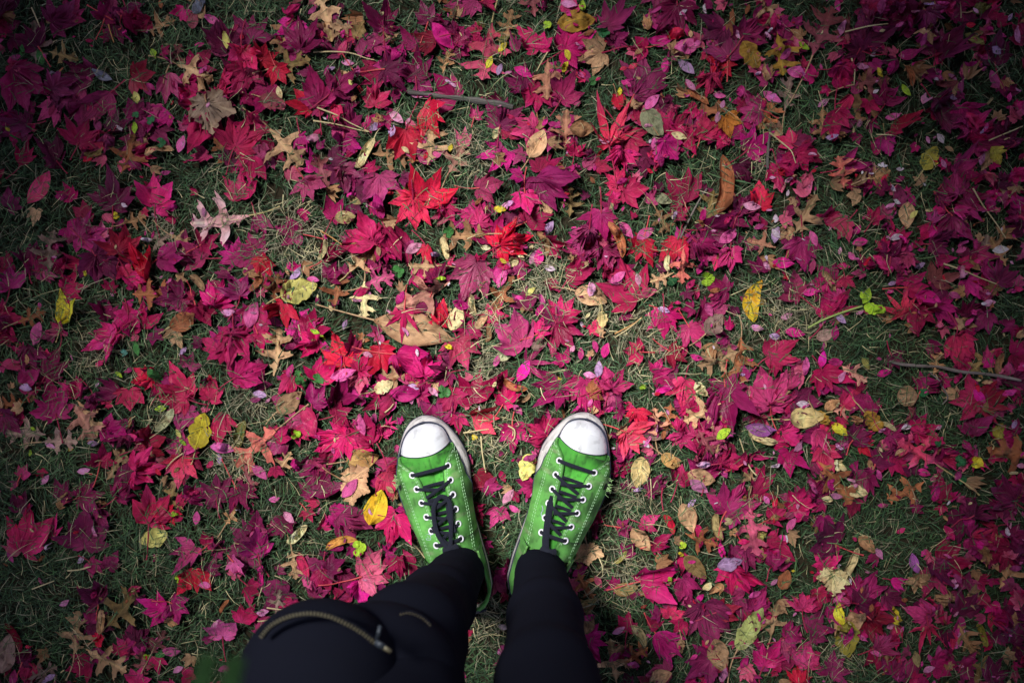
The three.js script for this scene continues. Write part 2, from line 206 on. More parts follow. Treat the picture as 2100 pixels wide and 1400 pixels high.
// leaf on one long midrib: width along the blade, grid of rows x columns
function stripLeaf(kind, size, R) {
  let n = 12, m = 6, wf, asp, shear = 0, across = 0, along = (R() - 0.5) * 0.5, bend = (R() - 0.5) * 0.25, crease = 0.1 + R() * 0.35, twist = 0, rough = 0.05;
  const sd = (R() * 1e6) | 0;
  if (kind === 'ov') { asp = 0.42 + R() * 0.12; wf = (t) => Math.pow(Math.sin(Math.PI * Math.pow(t, 0.92)), 0.85); rough = 0.03; across = (R() - 0.3) * 0.8; bend = (R() - 0.5) * 0.5; }
  else if (kind === 'bl') { asp = 0.52 + R() * 0.16; wf = (t) => Math.pow(Math.sin(Math.PI * Math.pow(t, 0.8)), 0.75) * (1 + 0.10 * (fbm(t * 9, 1, sd) - 0.5) * 2); across = (R() - 0.4) * 1.0; rough = 0.09; if (size > 0.1) { wf = (t) => Math.pow(Math.sin(Math.PI * Math.pow(t, 0.9)), 1.1) * (1 + 0.06 * (fbm(t * 14, 1, sd) - 0.5)); asp = 0.41; across = 0.25; bend = 0.05; n = 20; along = 0.12; crease = 0.12; rough = 0.04; } }
  else if (kind === 'rd') { asp = 0.98; wf = (t) => Math.pow(Math.sin(Math.PI * t), 0.5); across = 0.5; }
  else if (kind === 'yl') { n = 26; asp = size > 0.06 ? 0.4 : 0.62; const lob = 3 + ((R() * 2) | 0), ph = R(); wf = (t) => Math.pow(Math.sin(Math.PI * Math.pow(t, 0.72)), 0.7) * (0.82 + 0.26 * Math.pow(Math.abs(Math.sin(Math.PI * (t * lob + ph))), 0.8)) * (1 + 0.06 * (hash(t * 200, 2, sd) - 0.5)); across = (R() - 0.4) * 0.8; shear = 0.18; rough = 0.07; }
  else if (kind === 'cu') { n = 14; m = 8; asp = size > 0.045 ? 0.4 : 0.5; wf = (t) => Math.pow(Math.sin(Math.PI * Math.pow(t, 0.85)), 0.7); across = 2.8 + R() * 1.6; bend = (R() - 0.5) * 1.4; twist = (R() - 0.5) * 1.2; along = R() * 0.6; rough = 0.06; if (size > 0.056 && size < 0.062) { asp = 0.42; across = 1.0; along = 0.2; } }
  const pts = [], tint = [], idx = [];
  for (let i = 0; i <= n; i++) for (let j = 0; j <= m; j++) {
    const t = i / n, u = j / m * 2 - 1, tt = t, w = wf(clamp(tt, 0.002, 0.998)) * asp / 2;
    let x = u * w, y = t - 0.5 + shear * Math.abs(u) * w * (1 - 0.4 * t), h = crease * Math.abs(u) * w;
    if (across) { const c = across / (asp * 0.5) * 0.5, f = x * c; h += (1 - Math.cos(f)) / c; x = Math.sin(f) / c; }
    h += along * (y * y) * 0.9 + (fbm(x * 5 + 3, y * 5 + 4, sd) - 0.5) * rough * 2.2;
    if (twist) { const f = twist * y, c = Math.cos(f), s = Math.sin(f), x2 = x * c - h * s; h = x * s + h * c; x = x2; }
    x += bend * (y * y - 0.08);
    pts.push([x * size, y * size, h * size, j / m, t]); tint.push(Math.max(Math.abs(u), Math.abs(t - 0.5) * 1.8));
  }
  for (let i = 0; i < n; i++) for (let j = 0; j < m; j++) { const a = i * (m + 1) + j, b = a + m + 1; idx.push(a, b, a + 1, a + 1, b, b + 1); }
  return { pts, idx, edge: tint, foot: [bend * 0.17 * size, -0.5 * size, pts[m >> 1][2]], size };
}
// oak leaf: an outline of pointed lobes with round bays between them, cut into small faces
function oakLeaf(size, R) {
  const half = (s) => {
    const a = 0.55 + R() * 0.7, b = 0.85 + R() * 0.4, c = 0.7 + R() * 0.45, d = () => (R() - 0.5) * 0.035, deep = 0.8 + R() * 0.5, gone = R();
    const lobeA = gone < 0.25 ? [[0.06, 0.2]] : [[0.09 * a, 0.15], [0.17 * a, 0.175], [0.25 * a, 0.215 + d()], [0.17 * a, 0.235], [0.09, 0.25]];
    const lobeC = gone > 0.85 ? [[0.12, 0.8]] : [[0.17 * c, 0.715], [0.27 * c, 0.755], [0.39 * c, 0.85 + d()], [0.30 * c, 0.84], [0.27 * c, 0.885 + d()], [0.18 * c, 0.845]];
    return [[0.012, 0.0], [0.022, 0.07], ...lobeA, [0.055 * deep, 0.30], [0.06 * deep, 0.345], [0.11, 0.375], [0.22 * b, 0.385], [0.32 * b, 0.42], [0.45 * b, 0.50 + d()], [0.36 * b, 0.50], [0.34 * b, 0.56 + d()], [0.26 * b, 0.525], [0.15, 0.525], [0.09 * deep, 0.56], [0.075 * deep, 0.62], [0.095, 0.67], ...lobeC, [0.11, 0.83], [0.075, 0.865], [0.085, 0.905], [0.17 * c, 0.965 + d()], [0.08, 0.96]].map(([x, y]) => new THREE.Vector2(s * (x + d() * 0.3), y));
  };
  const ring = [...half(1), new THREE.Vector2(0, 1.02), ...half(-1).reverse()], fine = [];
  for (let i = 0; i < ring.length; i++) { const p0 = ring[(i + ring.length - 1) % ring.length], p1 = ring[i], p2 = ring[(i + 1) % ring.length], p3 = ring[(i + 2) % ring.length]; for (const t of [0, 0.5]) { const f = (k) => 0.5 * (2 * p1[k] + (-p0[k] + p2[k]) * t + (2 * p0[k] - 5 * p1[k] + 4 * p2[k] - p3[k]) * t * t + (-p0[k] + 3 * p1[k] - 3 * p2[k] + p3[k]) * t * t * t); fine.push(new THREE.Vector2(f('x') + (R() - 0.5) * 0.017, f('y') + (R() - 0.5) * 0.017)); } }
  let P = fine.map((p) => [p.x, p.y]), T = THREE.ShapeUtils.triangulateShape(fine, []);
  for (let it = 0; it < 4; it++) { // halve every long edge
    const mid = new Map(), key = (a, b) => (a < b ? a * 65536 + b : b * 65536 + a), cut = (a, b) => { if (Math.hypot(P[a][0] - P[b][0], P[a][1] - P[b][1]) < 0.12) return -1; const k = key(a, b); if (!mid.has(k)) { mid.set(k, P.length); P.push([(P[a][0] + P[b][0]) / 2, (P[a][1] + P[b][1]) / 2]); } return mid.get(k); }, out = [];
    for (const [a, b, c] of T) { const ab = cut(a, b), bc = cut(b, c), ca = cut(c, a), n = (ab >= 0) + (bc >= 0) + (ca >= 0);
      if (n === 3) out.push([a, ab, ca], [ab, b, bc], [ca, bc, c], [ab, bc, ca]);
      else if (n === 0) out.push([a, b, c]);
      else { const [A, B, C, x, y] = ab >= 0 && ca < 0 ? [a, b, c, ab, bc] : bc >= 0 && ab < 0 ? [b, c, a, bc, ca] : [c, a, b, ca, ab]; y >= 0 ? out.push([A, x, C], [x, B, y], [x, y, C]) : out.push([A, x, C], [x, B, C]); } }
    T = out;
  }
  const sd = (R() * 1e6) | 0, across = (R() - 0.35) * 2.2, along = (R() - 0.45) * 0.9, bend = (R() - 0.5) * 0.3, crease = R() * 0.25, tw = (R() - 0.5) * 0.9, k = size / 1.0;
  const pts = P.map(([x, y]) => { const yy = y - 0.5, h = crease * Math.abs(x) + across * x * x * 0.9 + along * yy * yy + tw * x * yy + (fbm(x * 5 + 3, y * 5 + 4, sd) - 0.5) * 0.24; return [(x * (1 - 0.12 * Math.abs(across)) + bend * (yy * yy - 0.08)) * k, yy * k, h * k, clamp(0.5 + x * 1.05, 0, 1), y]; });
  return { pts, idx: T.flat(), edge: P.map(([x, y]) => Math.max(Math.abs(x) * 2, Math.abs(y - 0.5) * 1.8)), foot: [bend * 0.17 * size, -0.5 * size, 0], size };
}
const isPalm = (k) => ['mp', 'm5', 'mn', 'mf', 'ml', 'hn', 'cl'].includes(k);
const leafShape = (k, size, R) => (k === 'ok' ? oakLeaf(size, R) : (isPalm(k) ? palmateLeaf : stripLeaf)(k, size, R));

// leaf skin: veins and mottling as light and dark of the leaf's own colour (u across a lobe, v along it)
const VEIN = (u, v, s) => { const d = Math.abs(u - 0.5), mid = smooth(0.045, 0.012, d), ph = (v * 7 - d * 5) % 1, f = Math.abs(((ph + 1) % 1) - 0.5), side = smooth(0.42, 0.5, f) * smooth(0, 0.06, d); return { mid, side }; };
const skins = [0, 1, 2, 3].map((s) => {
  const map = dataTex(256, (u, v) => { const { mid, side } = VEIN(u, v, s), n = fbm(u * 7 + s * 9, v * 9, 31 + s), b = smooth(0.62, 0.75, fbm(u * 5, v * 6 + s * 4, 51 + s)), sp = hash(u * 256, v * 256, s) > 0.9985 ? 0.45 : 1; let k = (0.62 + 0.5 * n) * (1 - 0.38 * b * (s > 1 ? 1 : 0.35)) * sp; k = k * (1 + 0.5 * mid + 0.2 * side); return [k * 0.95, k * (0.9 + 0.18 * mid), k * 0.92]; });
  const bump = dataTex(256, (u, v) => { const { mid, side } = VEIN(u, v, s), k = 0.5 + 0.3 * (fbm(u * 9, v * 11, 61 + s) - 0.5) - 0.4 * mid - 0.22 * side; return [k, k, k]; });
  return new THREE.MeshPhysicalMaterial({ map, bumpMap: bump, bumpScale: 0.0011, vertexColors: true, roughness: s === 0 ? 0.42 : 0.52 + s * 0.06, specularIntensity: 0.4, side: THREE.DoubleSide });
});
const stalkMat = {};
const stalk = (hue) => (stalkMat[hue] ??= new THREE.MeshStandardMaterial({ color: new THREE.Color().setRGB(...PAL[hue][0]), roughness: 0.6 }));

// ---------------------------------------------------------------- piling: every leaf settles on what lies below it
const PX0 = -1.5, PZ0 = -1.2, CELL = 0.004, NX = 750, NZ = 600, pile = new Float32Array(NX * NZ);
for (let j = 0; j < NZ; j++) for (let i = 0; i < NX; i++) { const x = PX0 + i * CELL, z = PZ0 + j * CELL; pile[j * NX + i] = 0.006 + 0.010 * fbm(x * 16, z * 16, 91); }
const heightAt = (x, z) => { const i = clamp(Math.round((x - PX0) / CELL), 0, NX - 1), j = clamp(Math.round((z - PZ0) / CELL), 0, NZ - 1); return pile[j * NX + i]; };
const highAt = (x, z) => { const i = clamp(Math.round((x - PX0) / CELL), 1, NX - 2), j = clamp(Math.round((z - PZ0) / CELL), 1, NZ - 2), o = j * NX + i; return Math.max(pile[o], pile[o - 1], pile[o + 1], pile[o - NX], pile[o + NX]); };
let underSole = () => false;                                   // set by the shoes: what lies there is pressed flat
function settle(shape, cx, cz, turn, press = 0) {
  const c = Math.cos(turn), s = Math.sin(turn), P = shape.pts.map(([x, y, h]) => [cx + x * c - y * s, h, cz - (x * s + y * c)]);
  const need = P.map((p) => heightAt(p[0], p[2]) - p[1]).sort((a, b) => a - b), base = need[Math.floor(need.length * (0.52 - press))];
  for (const p of P) { p[1] = Math.max(base + p[1], highAt(p[0], p[2]) + 0.0008); if (underSole(p[0], p[2])) p[1] = Math.min(p[1], 0.0045); }
  for (let k = 0; k < shape.idx.length; k += 3) {
    const A = P[shape.idx[k]], B = P[shape.idx[k + 1]], C = P[shape.idx[k + 2]];
    const i0 = Math.max(0, Math.ceil((Math.min(A[0], B[0], C[0]) - PX0) / CELL)), i1 = Math.min(NX - 1, Math.floor((Math.max(A[0], B[0], C[0]) - PX0) / CELL)), j0 = Math.max(0, Math.ceil((Math.min(A[2], B[2], C[2]) - PZ0) / CELL)), j1 = Math.min(NZ - 1, Math.floor((Math.max(A[2], B[2], C[2]) - PZ0) / CELL));
    const den = (B[2] - C[2]) * (A[0] - C[0]) + (C[0] - B[0]) * (A[2] - C[2]); if (Math.abs(den) < 1e-12) continue;
    for (let j = j0; j <= j1; j++) for (let i = i0; i <= i1; i++) {
      const x = PX0 + i * CELL, z = PZ0 + j * CELL, u = ((B[2] - C[2]) * (x - C[0]) + (C[0] - B[0]) * (z - C[2])) / den, v = ((C[2] - A[2]) * (x - C[0]) + (A[0] - C[0]) * (z - C[2])) / den;
      if (u < -0.02 || v < -0.02 || u + v > 1.02) continue;
      const h = u * A[1] + v * B[1] + (1 - u - v) * C[1], o = j * NX + i; if (h > pile[o]) pile[o] = Math.min(h, 0.06);
    }
  }
  return P;
}
const EDGE = { scarlet: [0.42, 0.01, 0.1], coral: [0.55, 0.12, 0.04], tan: [0.25, 0.12, 0.06], cream: [0.35, 0.22, 0.08], yellow: [0.45, 0.3, 0.03] };
function paint(shape, colour, R, kind) { // each leaf's own colour: blotches, a darker or browner rim
  const base = PAL[colour][0], sd = (R() * 1e6) | 0, v = 0.62 + R() * 0.66, warm = (R() - 0.5) * 0.25, S = 1 / shape.size, out = [];
  const fam = base[1] < 0.1 && base[0] > 0.1 ? 'red' : base[1] > base[0] * 0.85 ? 'green' : 'dry';
  const rim = R() < 0.55 ? R() * 0.75 : 0, spot = R() < 0.4 ? 1 : 0;
  shape.pts.forEach(([x, y], i) => {
    const n = fbm(x * S * 2.6 + 4, y * S * 2.6 + 7, sd) - 0.5, m = fbm(x * S * 6, y * S * 6, sd + 3) - 0.5, e = smooth(0.6, 1, shape.edge[i]) * rim, core = 1 - smooth(0, 0.7, shape.edge[i]);
    let r = base[0], g = base[1], b = base[2], k = v * (1 + n * 1.0 + m * 0.55);
    if (fam === 'red') { const pale = Math.max(0, n * 1.1 + 0.04) ; r = lerp(r, 0.5, pale * 0.35); g = lerp(g, g + 0.05, pale + core * 0.12); b = lerp(b, b + 0.07, pale + core * 0.12); if (base[2] < 0.25) { const hot = base[2] < 0.09 * base[0] + 0.015; const ratio = base[2] / base[0]; g *= 0.6; b *= hot ? 1.08 : lerp(1.24, 0.88, smooth(0.22, 0.5, ratio)); r *= 1.1; } g *= 1 + warm; r *= 1 - e * 0.25; g *= 1 - e * 0.3; }
    else { r = lerp(r, r * 0.55, e); g = lerp(g, g * 0.42, e); b = lerp(b, b * 0.4, e); const st = spot * smooth(0.1, 0.3, m + n * 0.6); r *= 1 - 0.4 * st; g *= 1 - 0.5 * st; b *= 1 - 0.5 * st; }
    k *= fam === 'red' ? 1.27 : 1.36; out.push(clamp(r * k, 0, 0.85), clamp(g * k, 0, 0.85), clamp(b * k, 0, 0.85));
  });
  return out;
}
const toGeo = (P, shape, col, o = [0, 0, 0]) => build(P.flatMap((p) => [p[0] - o[0], p[1] - o[1], p[2] - o[2]]), shape.idx, shape.pts.flatMap((p) => [p[3], p[4]]), col);
// ---------------------------------------------------------------- the leaves one can single out: kind, place (photo pixels on the lawn), size, direction of the tip, colour | label > short name used as a landmark
const LEAVES = `
mp 47 172 100 -65 plumred | dim plum-red maple leaf at the left margin below two small green leaves > the dim plum-red maple leaf at the left margin
mp 125 30 95 40 plum
mp 160 150 90 180 plum
mp 60 70 90 120 plum
mp 250 60 95 -30 plum
mp 215 20 80 70 plumred
mp 265 25 70 -70 plum
mp 15 30 90 0 plum
mp 120 200 80 200 plum
m5 280 40 55 20 crimson
mp 165 270 95 60 crimson
mp 290 160 85 0 deepred
mp 130 175 90 20 plum
mf 195 222 88 235 roseplum | mauve-red folded maple leaf with drooping lobes and stalk to the upper right > the drooping mauve-red folded maple leaf
mf 212 291 46 -120 mauve
mp 270 280 75 180 plum
mp 240 255 70 30 plum
mf 45 310 60 60 crimson
mp 95 310 80 120 plum
mp 30 255 80 180 plum
ok 392 142 88 -25 tan | crumpled tan oak leaf on the dark lawn above the broad tan maple leaf
ok 355 110 55 60 brown
mf 345 178 70 -80 mauve
mp 405 262 125 -110 crimson
ml 434 232 98 -72 tangrey | large greyish tan broad maple leaf with a dark stalk pointing up > the large greyish tan maple leaf
ok 263 316 80 72 rust | rust brown oak leaf forked like the letter Y > the Y-shaped rust oak leaf
cu 325 306 62 8 tan
cu 190 314 52 20 olivebrown
mf 300 318 52 0 crimson
ov 276 198 27 -70 paleyellow
ov 277 263 25 -85 lime
ov 310 106 23 -60 lime | small bright lime leaf alone in the dark top left part > the small bright lime leaf
ov 40 101 24 80 green
ov 78 115 31 -70 green | little dull green lobed leaf in the dark top left corner
ov 33 285 14 -60 green
ov 26 270 12 -40 yellow
cl 310 247 18 20 deepgreen
cl 278 235 15 60 deepgreen
cl 330 293 22 0 deepgreen
ov 433 38 34 -25 pink | pink oval leaf near the top edge beside a grey dried leaf > the pink oval leaf near the top edge
ov 102 224 24 60 crimson
ov 205 152 40 -25 slate
ov 178 80 16 0 crimson
ov 268 78 14 40 magenta
m5 290 42 45 200 crimson
ov 405 88 20 10 magenta
bl 393 38 38 80 brown
bl 405 8 44 60 slate
bl 1697 686 44 20 taupe
mp 495 128 84 -87 rosered | flat rosy red maple leaf with seven neat lobes and an upward stalk > the flat rosy red seven-lobed maple leaf
mp 546 112 78 30 scarlet
mp 460 75 85 100 plum
mp 520 58 95 90 plum
mp 570 152 62 -60 scarlet
ov 571 188 27 -70 cream
ov 462 82 34 -82 paleyellow | pale yellow pointed leaf above the flat rosy red maple leaf
ov 720 172 18 -60 paleyellow
bl 560 208 60 -22 brown | flat brown oval leaf under a small cream leaf
ok 592 130 90 14 olivebrown
mp 620 205 76 140 scarlet
mp 486 272 104 65 rosered | big rose-red maple leaf below the greyish tan maple leaf > the big rose-red maple leaf
mp 525 248 72 15 crimson
m5 530 326 75 200 mauve
mp 510 345 75 -90 crimson
ok 582 298 100 -48 tan | tan oak leaf with deep rounded gaps between its lobes > the tan oak leaf with deep rounded gaps
mf 617 296 52 -75 magentaplum
mp 702 300 88 -95 magenta
cu 748 312 72 58 cream | cream curled leaf shaped like a horn beside a magenta maple leaf > the cream horn-shaped leaf
mp 655 180 100 95 plumred
mp 705 165 85 40 plumcrimson
mp 620 70 105 90 plumcrimson
mp 690 90 70 120 plum
ov 701 96 36 60 crimson
mp 782 30 90 90 plumcrimson
ov 815 105 42 60 magenta
mp 752 92 60 -10 plumrose
mp 805 145 95 0 plum
mp 772 195 72 80 rosered
ok 665 30 105 -72 tan | long tan oak leaf lying at the top edge among plum leaves > the long tan oak leaf at the top edge
yl 735 58 48 65 olivebrown
ok 790 62 60 -60 tan
mf 696 237 52 -75 rosered
ov 767 258 26 20 lilac | lilac oval leaf on the grass between two straw stalks
ov 677 137 16 20 lilac
ov 711 125 27 -8 lilacpink
ov 642 281 30 15 pinkpale
ov 811 237 38 -40 pinkpale
ov 702 67 16 70 magenta
ov 805 270 26 80 lilac
mp 826 292 88 -105 scarlet
ov 908 75 62 -48 magenta | glossy magenta oval leaf near the top standing on its edge > the glossy magenta oval leaf
ok 1000 100 118 -100 rosebrown | reddish brown oak leaf with a long straw-coloured stalk > the reddish brown oak leaf
ok 1043 46 66 80 tanbrown
ok 915 122 56 70 tanbrown
mp 1104 72 90 100 crimson
mp 1182 90 110 25 magentacrimson
bl 1182 42 78 8 mustard | mustard brown crumpled leaf above a magenta maple leaf > the mustard brown crumpled leaf
m5 1216 112 76 200 tan | dried tan maple leaf with crinkled narrow lobes > the dried crinkled tan maple leaf
ok 1122 160 82 -92 salmontan | salmon-tan oak leaf with round gaps resting on red leaves > the salmon-tan oak leaf
m5 1162 178 82 60 rose
ov 1031 92 29 55 yellow
ov 1003 125 27 65 yellow
ov 1033 76 24 20 olive
cl 987 45 18 60 olive
ov 1195 9 26 85 lime
ov 1164 113 23 -70 yellow
ov 1159 136 21 60 yellow
cl 1123 47 17 0 lime
ov 1018 270 28 60 cream
mp 912 190 98 170 magentacrimson
mp 893 240 90 -60 scarlet | vivid scarlet maple leaf with frayed lobes left of a bark-covered twig > the vivid scarlet frayed maple leaf
m5 975 228 42 70 rose
mp 1030 230 88 80 plum
m5 1078 268 74 200 rose
bl 1102 293 62 62 tan | round light tan leaf with clear veins lying on green grass > the round light tan leaf
ov 1022 298 30 -80 magentaplum | magenta oval leaf alone on the grass left of the round tan leaf
ok 1160 265 90 88 salmontan
bl 1195 262 56 0 tanbrown
mn 1242 246 112 105 coral | coral narrow-lobed maple leaf with long curling arms > the coral curling maple leaf
ok 882 296 88 84 tan
ok 935 324 74 62 tanpink
ov 923 300 18 80 yellow
ov 1073 146 42 -30 magenta
ov 1042 146 16 10 lilacpink
ov 1024 139 26 70 lilac
cl 1217 163 18 40 green
cl 1238 65 30 0 deepgreen
ov 1138 255 28 -20 magentaplum
ov 1118 248 20 60 magenta
ov 1168 5 34 -10 lilacpink
ov 1192 152 18 -40 pink
mp 880 25 70 70 plumrose
m5 940 80 60 -60 plumcrimson
m5 1000 15 60 -50 crimson
mp 870 85 70 200 deepred
mp 850 130 85 90 plumcrimson
m5 945 75 44 60 rose
mp 1100 200 70 -90 crimson
m5 1090 180 40 -60 crimson
m5 1180 300 50 90 crimson
ov 1388 69 38 8 scarlet | bright red rounded leaf touching a pink oval leaf at the upper right of the middle
ov 1412 92 58 15 pink | large pink oval leaf below a bright red rounded leaf > the large pink oval leaf
ov 1356 80 52 5 magenta
ov 1402 23 17 30 white
ov 1337 208 40 45 pink | bright pink oval leaf above the sage green curled leaf
ov 1410 134 42 -40 lilac
ov 1418 172 30 -50 lilacpink
ov 1365 130 32 82 magenta
ov 1586 197 42 -30 pink | pink oval leaf with a dark midrib on a brown oak leaf > the pink oval leaf on the brown oak leaf
ov 1635 147 38 -15 pink
ov 1520 185 26 80 pinkmid
ov 1583 48 34 84 crimson
ov 1484 212 18 70 lilacpink
ov 1472 240 25 75 pinkpale
ov 1478 193 26 -10 pink
ov 1354 330 28 -80 magentaplum
ov 1613 110 28 45 plumpink
ov 1568 212 22 60 crimson
ov 1285 170 24 -40 pinkmid
ov 1300 133 22 20 coral
ov 1280 138 16 10 coral
ov 1272 185 18 80 yellow
bl 1339 250 68 -58 sage | pale sage green oval leaf with cream edge half curled > the sage green curled leaf
ov 1393 278 33 -15 cream | cream-green pointed leaf right of the sage green curled leaf
ml 1368 306 66 -60 magenta | smooth magenta leaf of two broad lobes right of the pink star maple leaf > the smooth two-lobed magenta leaf
yl 1540 112 68 -60 mustard
ok 1602 108 84 -80 mustard | mustard yellow torn oak leaf in the upper right > the mustard torn oak leaf
m5 1496 256 64 -72 orange | orange-brown spotted maple leaf beside rose leaves > the orange-brown spotted maple leaf
m5 1447 260 78 80 rosered
mp 1478 140 78 -90 scarlet
mn 1455 178 72 -95 rosered
mp 1558 285 84 40 magenta
ok 1572 235 84 58 rust
ok 1618 190 78 80 taupe
ok 1575 22 70 -60 tan
mp 1500 90 125 90 plum
mp 1388 34 105 -90 plumcrimson
mp 1325 150 115 90 plum
mp 1260 30 80 60 plumrose
mp 1460 55 80 170 plum
mp 1540 60 95 60 plumcrimson
m5 1600 55 60 -70 plumcrimson
mp 1540 225 85 170 plumrose
m5 1313 98 55 190 crimson
mp 1310 175 80 60 plum
mp 1380 245 80 80 crimson
cu 1432 196 60 -30 rust
m5 1614 284 56 150 rosered
ov 1651 92 27 -30 lime
mp 1290 300 110 -60 rosered
mp 1278 326 74 -82 pinkred | bright rose-pink star-shaped small maple leaf lying on a red leaf > the pink star-shaped maple leaf
ml 1270 205 40 -80 scarlet
m5 1400 285 90 -110 crimson
m5 1640 330 70 -60 crimson
m5 1418 225 40 200 crimson
ok 1690 62 108 68 rustdim | dim brown oak leaf with long sharp lobes in the upper right > the dim brown oak leaf
ov 1722 8 27 -80 pinkmid
ov 1803 17 31 80 plumpink
ov 1849 15 25 85 plumpink
ov 1730 55 29 75 lilacpink
ov 1866 45 35 85 magenta
ov 1868 108 45 15 pinkmid | pink oval leaf standing out among dark leaves in the upper right > the pink oval leaf among dark leaves
ov 1830 135 29 60 magenta
ov 1890 85 23 80 plumpink
ov 1770 135 27 -10 lilacpink
ov 1836 236 31 15 pink
ov 1693 208 27 35 lilacpink
ov 1840 55 18 30 pink
ov 1958 155 21 -40 lilacpink
ov 1930 150 20 80 plumpink
ov 1935 282 24 -50 white
ov 1907 285 16 -70 lilacpink
ov 1989 250 42 -60 crimson
ov 2045 160 40 -70 plumpink
ov 2015 305 25 -20 pinkmid
ov 1812 338 20 -5 white
ov 1850 345 16 5 white
ov 1938 335 20 -60 lilacpink
ov 2063 68 18 -20 pinkmid
ov 2045 103 26 -25 lilac
ov 2015 268 17 50 lilac
ov 2018 116 26 -20 pinkmid
ov 2075 197 19 80 pinkmid
ov 2076 218 14 0 pinkmid
ov 1900 12 18 -20 lilac
ov 1935 5 22 -20 pinkmid
ov 2080 30 18 60 lilac
ov 1885 240 20 -30 coral
ov 1707 280 22 5 lilac
ov 1767 250 20 60 lilacpink
ov 1800 60 24 -20 plumpink
ov 1995 130 20 20 magenta
ov 1975 175 30 80 plumpink
ov 1955 200 18 -20 lilac
yl 1912 322 54 60 oliveyellow | dull olive-yellow crumpled leaf in the dark right part > the olive-yellow crumpled leaf
yl 2046 318 44 -62 oliveyellow
cu 2000 78 48 -30 olive
yl 2015 14 40 20 olive
ov 1863 182 29 -55 lime
ov 1806 148 22 -50 yellow
mp 1737 147 70 0 crimson
mp 1862 265 80 30 deepred
mp 1722 255 80 -90 crimson
mf 1758 335 72 20 magentaplum
mp 1825 195 75 60 plumcrimson
ml 1820 298 52 -80 magentaplum
mp 1960 100 90 20 plum
mp 1790 60 95 60 plum
mp 1905 40 80 -60 plum
mp 1985 340 90 30 plumcrimson
mp 2040 100 90 100 plum
mp 1940 230 100 -60 plum
mp 2010 265 70 10 crimson
mp 2070 270 80 90 plum
mp 1755 95 80 160 plum
ok 1745 60 70 0 brown
cu 1872 152 48 -70 rust
cu 1945 170 52 0 rustdim
ok 1690 250 70 -90 tanbrown
ok 1790 165 80 10 brown
ov 75 383 76 58 rosered | crimson leaf standing on edge at the left margin beside green grass > the crimson edge-on leaf at the left margin
ov 121 402 28 0 magenta | magenta oval leaf on the grass right of the crimson edge-on leaf
mp 230 386 110 85 plum | plum maple leaf with raised lobes on the left lawn > the plum maple leaf with raised lobes
mp 318 396 88 90 pinkred | bright crimson-pink maple leaf beside a plum maple leaf > the bright crimson-pink maple leaf
mp 172 432 62 100 crimson
ov 255 421 18 -25 white
cl 233 440 15 10 yellow
mp 180 475 86 20 magentaplum
mp 248 494 96 70 deepred | deep red maple leaf with red lobes above a brighter red one > the deep red maple leaf
mp 302 540 84 80 scarlet | bright red maple leaf whose lobes all point upward > the bright red upward maple leaf
mp 352 528 80 40 magentaplum
mp 208 545 120 -50 plum
m5 270 580 62 -60 pinkred
mp 145 590 76 10 crimson
ok 100 515 84 85 taupe | taupe oak leaf shaped like a cross at the left > the cross-shaped taupe oak leaf
hn 137 633 66 68 yellow | yellow leaf with two horns on a rose maple leaf > the yellow two-horned leaf
mp 117 668 78 95 rose
ov 69 683 48 78 pink | pink oval leaf beside the rose leaf at the left > the pink oval leaf at the left
mp 210 703 80 215 pinkred | rose-pink maple leaf with its lobes pointing to the lower left > the rose-pink maple leaf pointing lower left
mp 285 650 95 80 crimson
m5 256 662 76 -90 magentacrimson
bl 374 658 62 25 rust | crumpled orange-brown leaf with a pink spot on the left lawn > the crumpled orange-brown leaf
ok 308 602 86 0 rust
cu 404 578 48 -45 tan
ov 297 490 17 0 white
ok 326 496 70 -45 taupe
ok 364 490 58 -30 tan
ok 58 650 64 20 rust
ov 177 561 12 80 yellow
mp 398 520 74 180 rose
m5 20 410 60 40 plum
mp 50 520 80 90 plum
mp 15 570 70 80 magentaplum
mp 75 545 70 60 plumcrimson
m5 15 690 60 -20 crimson
mp 100 745 90 60 plumcrimson
ok 270 450 55 20 tanbrown
mf 100 565 40 -20 mauve
mp 410 645 70 -60 crimson
mp 350 600 85 150 plum
ov 350 425 24 20 magenta
mp 425 490 70 30 crimson
mp 490 380 80 90 crimson
mp 634 390 76 -60 mauve | mauve-pink maple leaf drooping from a thin upright stalk > the drooping mauve-pink maple leaf
m5 705 368 82 -70 mauve
m5 782 388 82 -82 mauve | dusky mauve maple leaf with drooping lobes left of the scarlet pair > the dusky mauve maple leaf
ov 776 425 52 -75 magenta
mp 880 382 108 60 scarlet | large scarlet maple leaf, upper one of the overlapping scarlet pair > the upper large scarlet maple leaf
mp 848 430 104 -90 redcoral | large bright red maple leaf, lower one of the overlapping scarlet pair > the lower large scarlet maple leaf
bl 708 445 48 0 straw
m5 590 468 80 170 plumcrimson
mf 530 460 54 -70 plumrose
ok 450 450 118 188 pinktan | large pale pink oak leaf with an orange stalk to the right > the large pale pink oak leaf
mp 507 512 104 150 plumcrimson
m5 546 540 68 -60 scarlet
mf 680 515 68 40 crimson
cu 662 512 48 72 cream
yl 610 595 78 18 paleyellow | pale yellow lobed leaf lying flat in the left middle > the pale yellow lobed leaf
ov 640 572 25 -10 pink
ov 605 560 33 50 lilac
ov 589 543 17 80 magenta
ok 562 590 64 80 rust
cu 525 578 48 70 rust
ok 690 596 80 80 rust
ok 745 612 72 -90 cream | cream oak leaf with a crimson oval leaf lying across it
ov 740 598 35 20 crimson
ok 772 575 78 20 mauve
ok 738 535 74 45 tan
m5 532 662 100 -80 pinkred
ov 514 645 54 72 pink | big pink oval leaf lying on a rose leaf left of the middle > the big pink oval leaf
mp 575 643 78 -85 scarlet
mp 447 600 88 70 magentacrimson
mp 484 585 92 75 magentaplum
ov 466 640 31 0 lilacpink
mp 800 495 104 -60 crimson
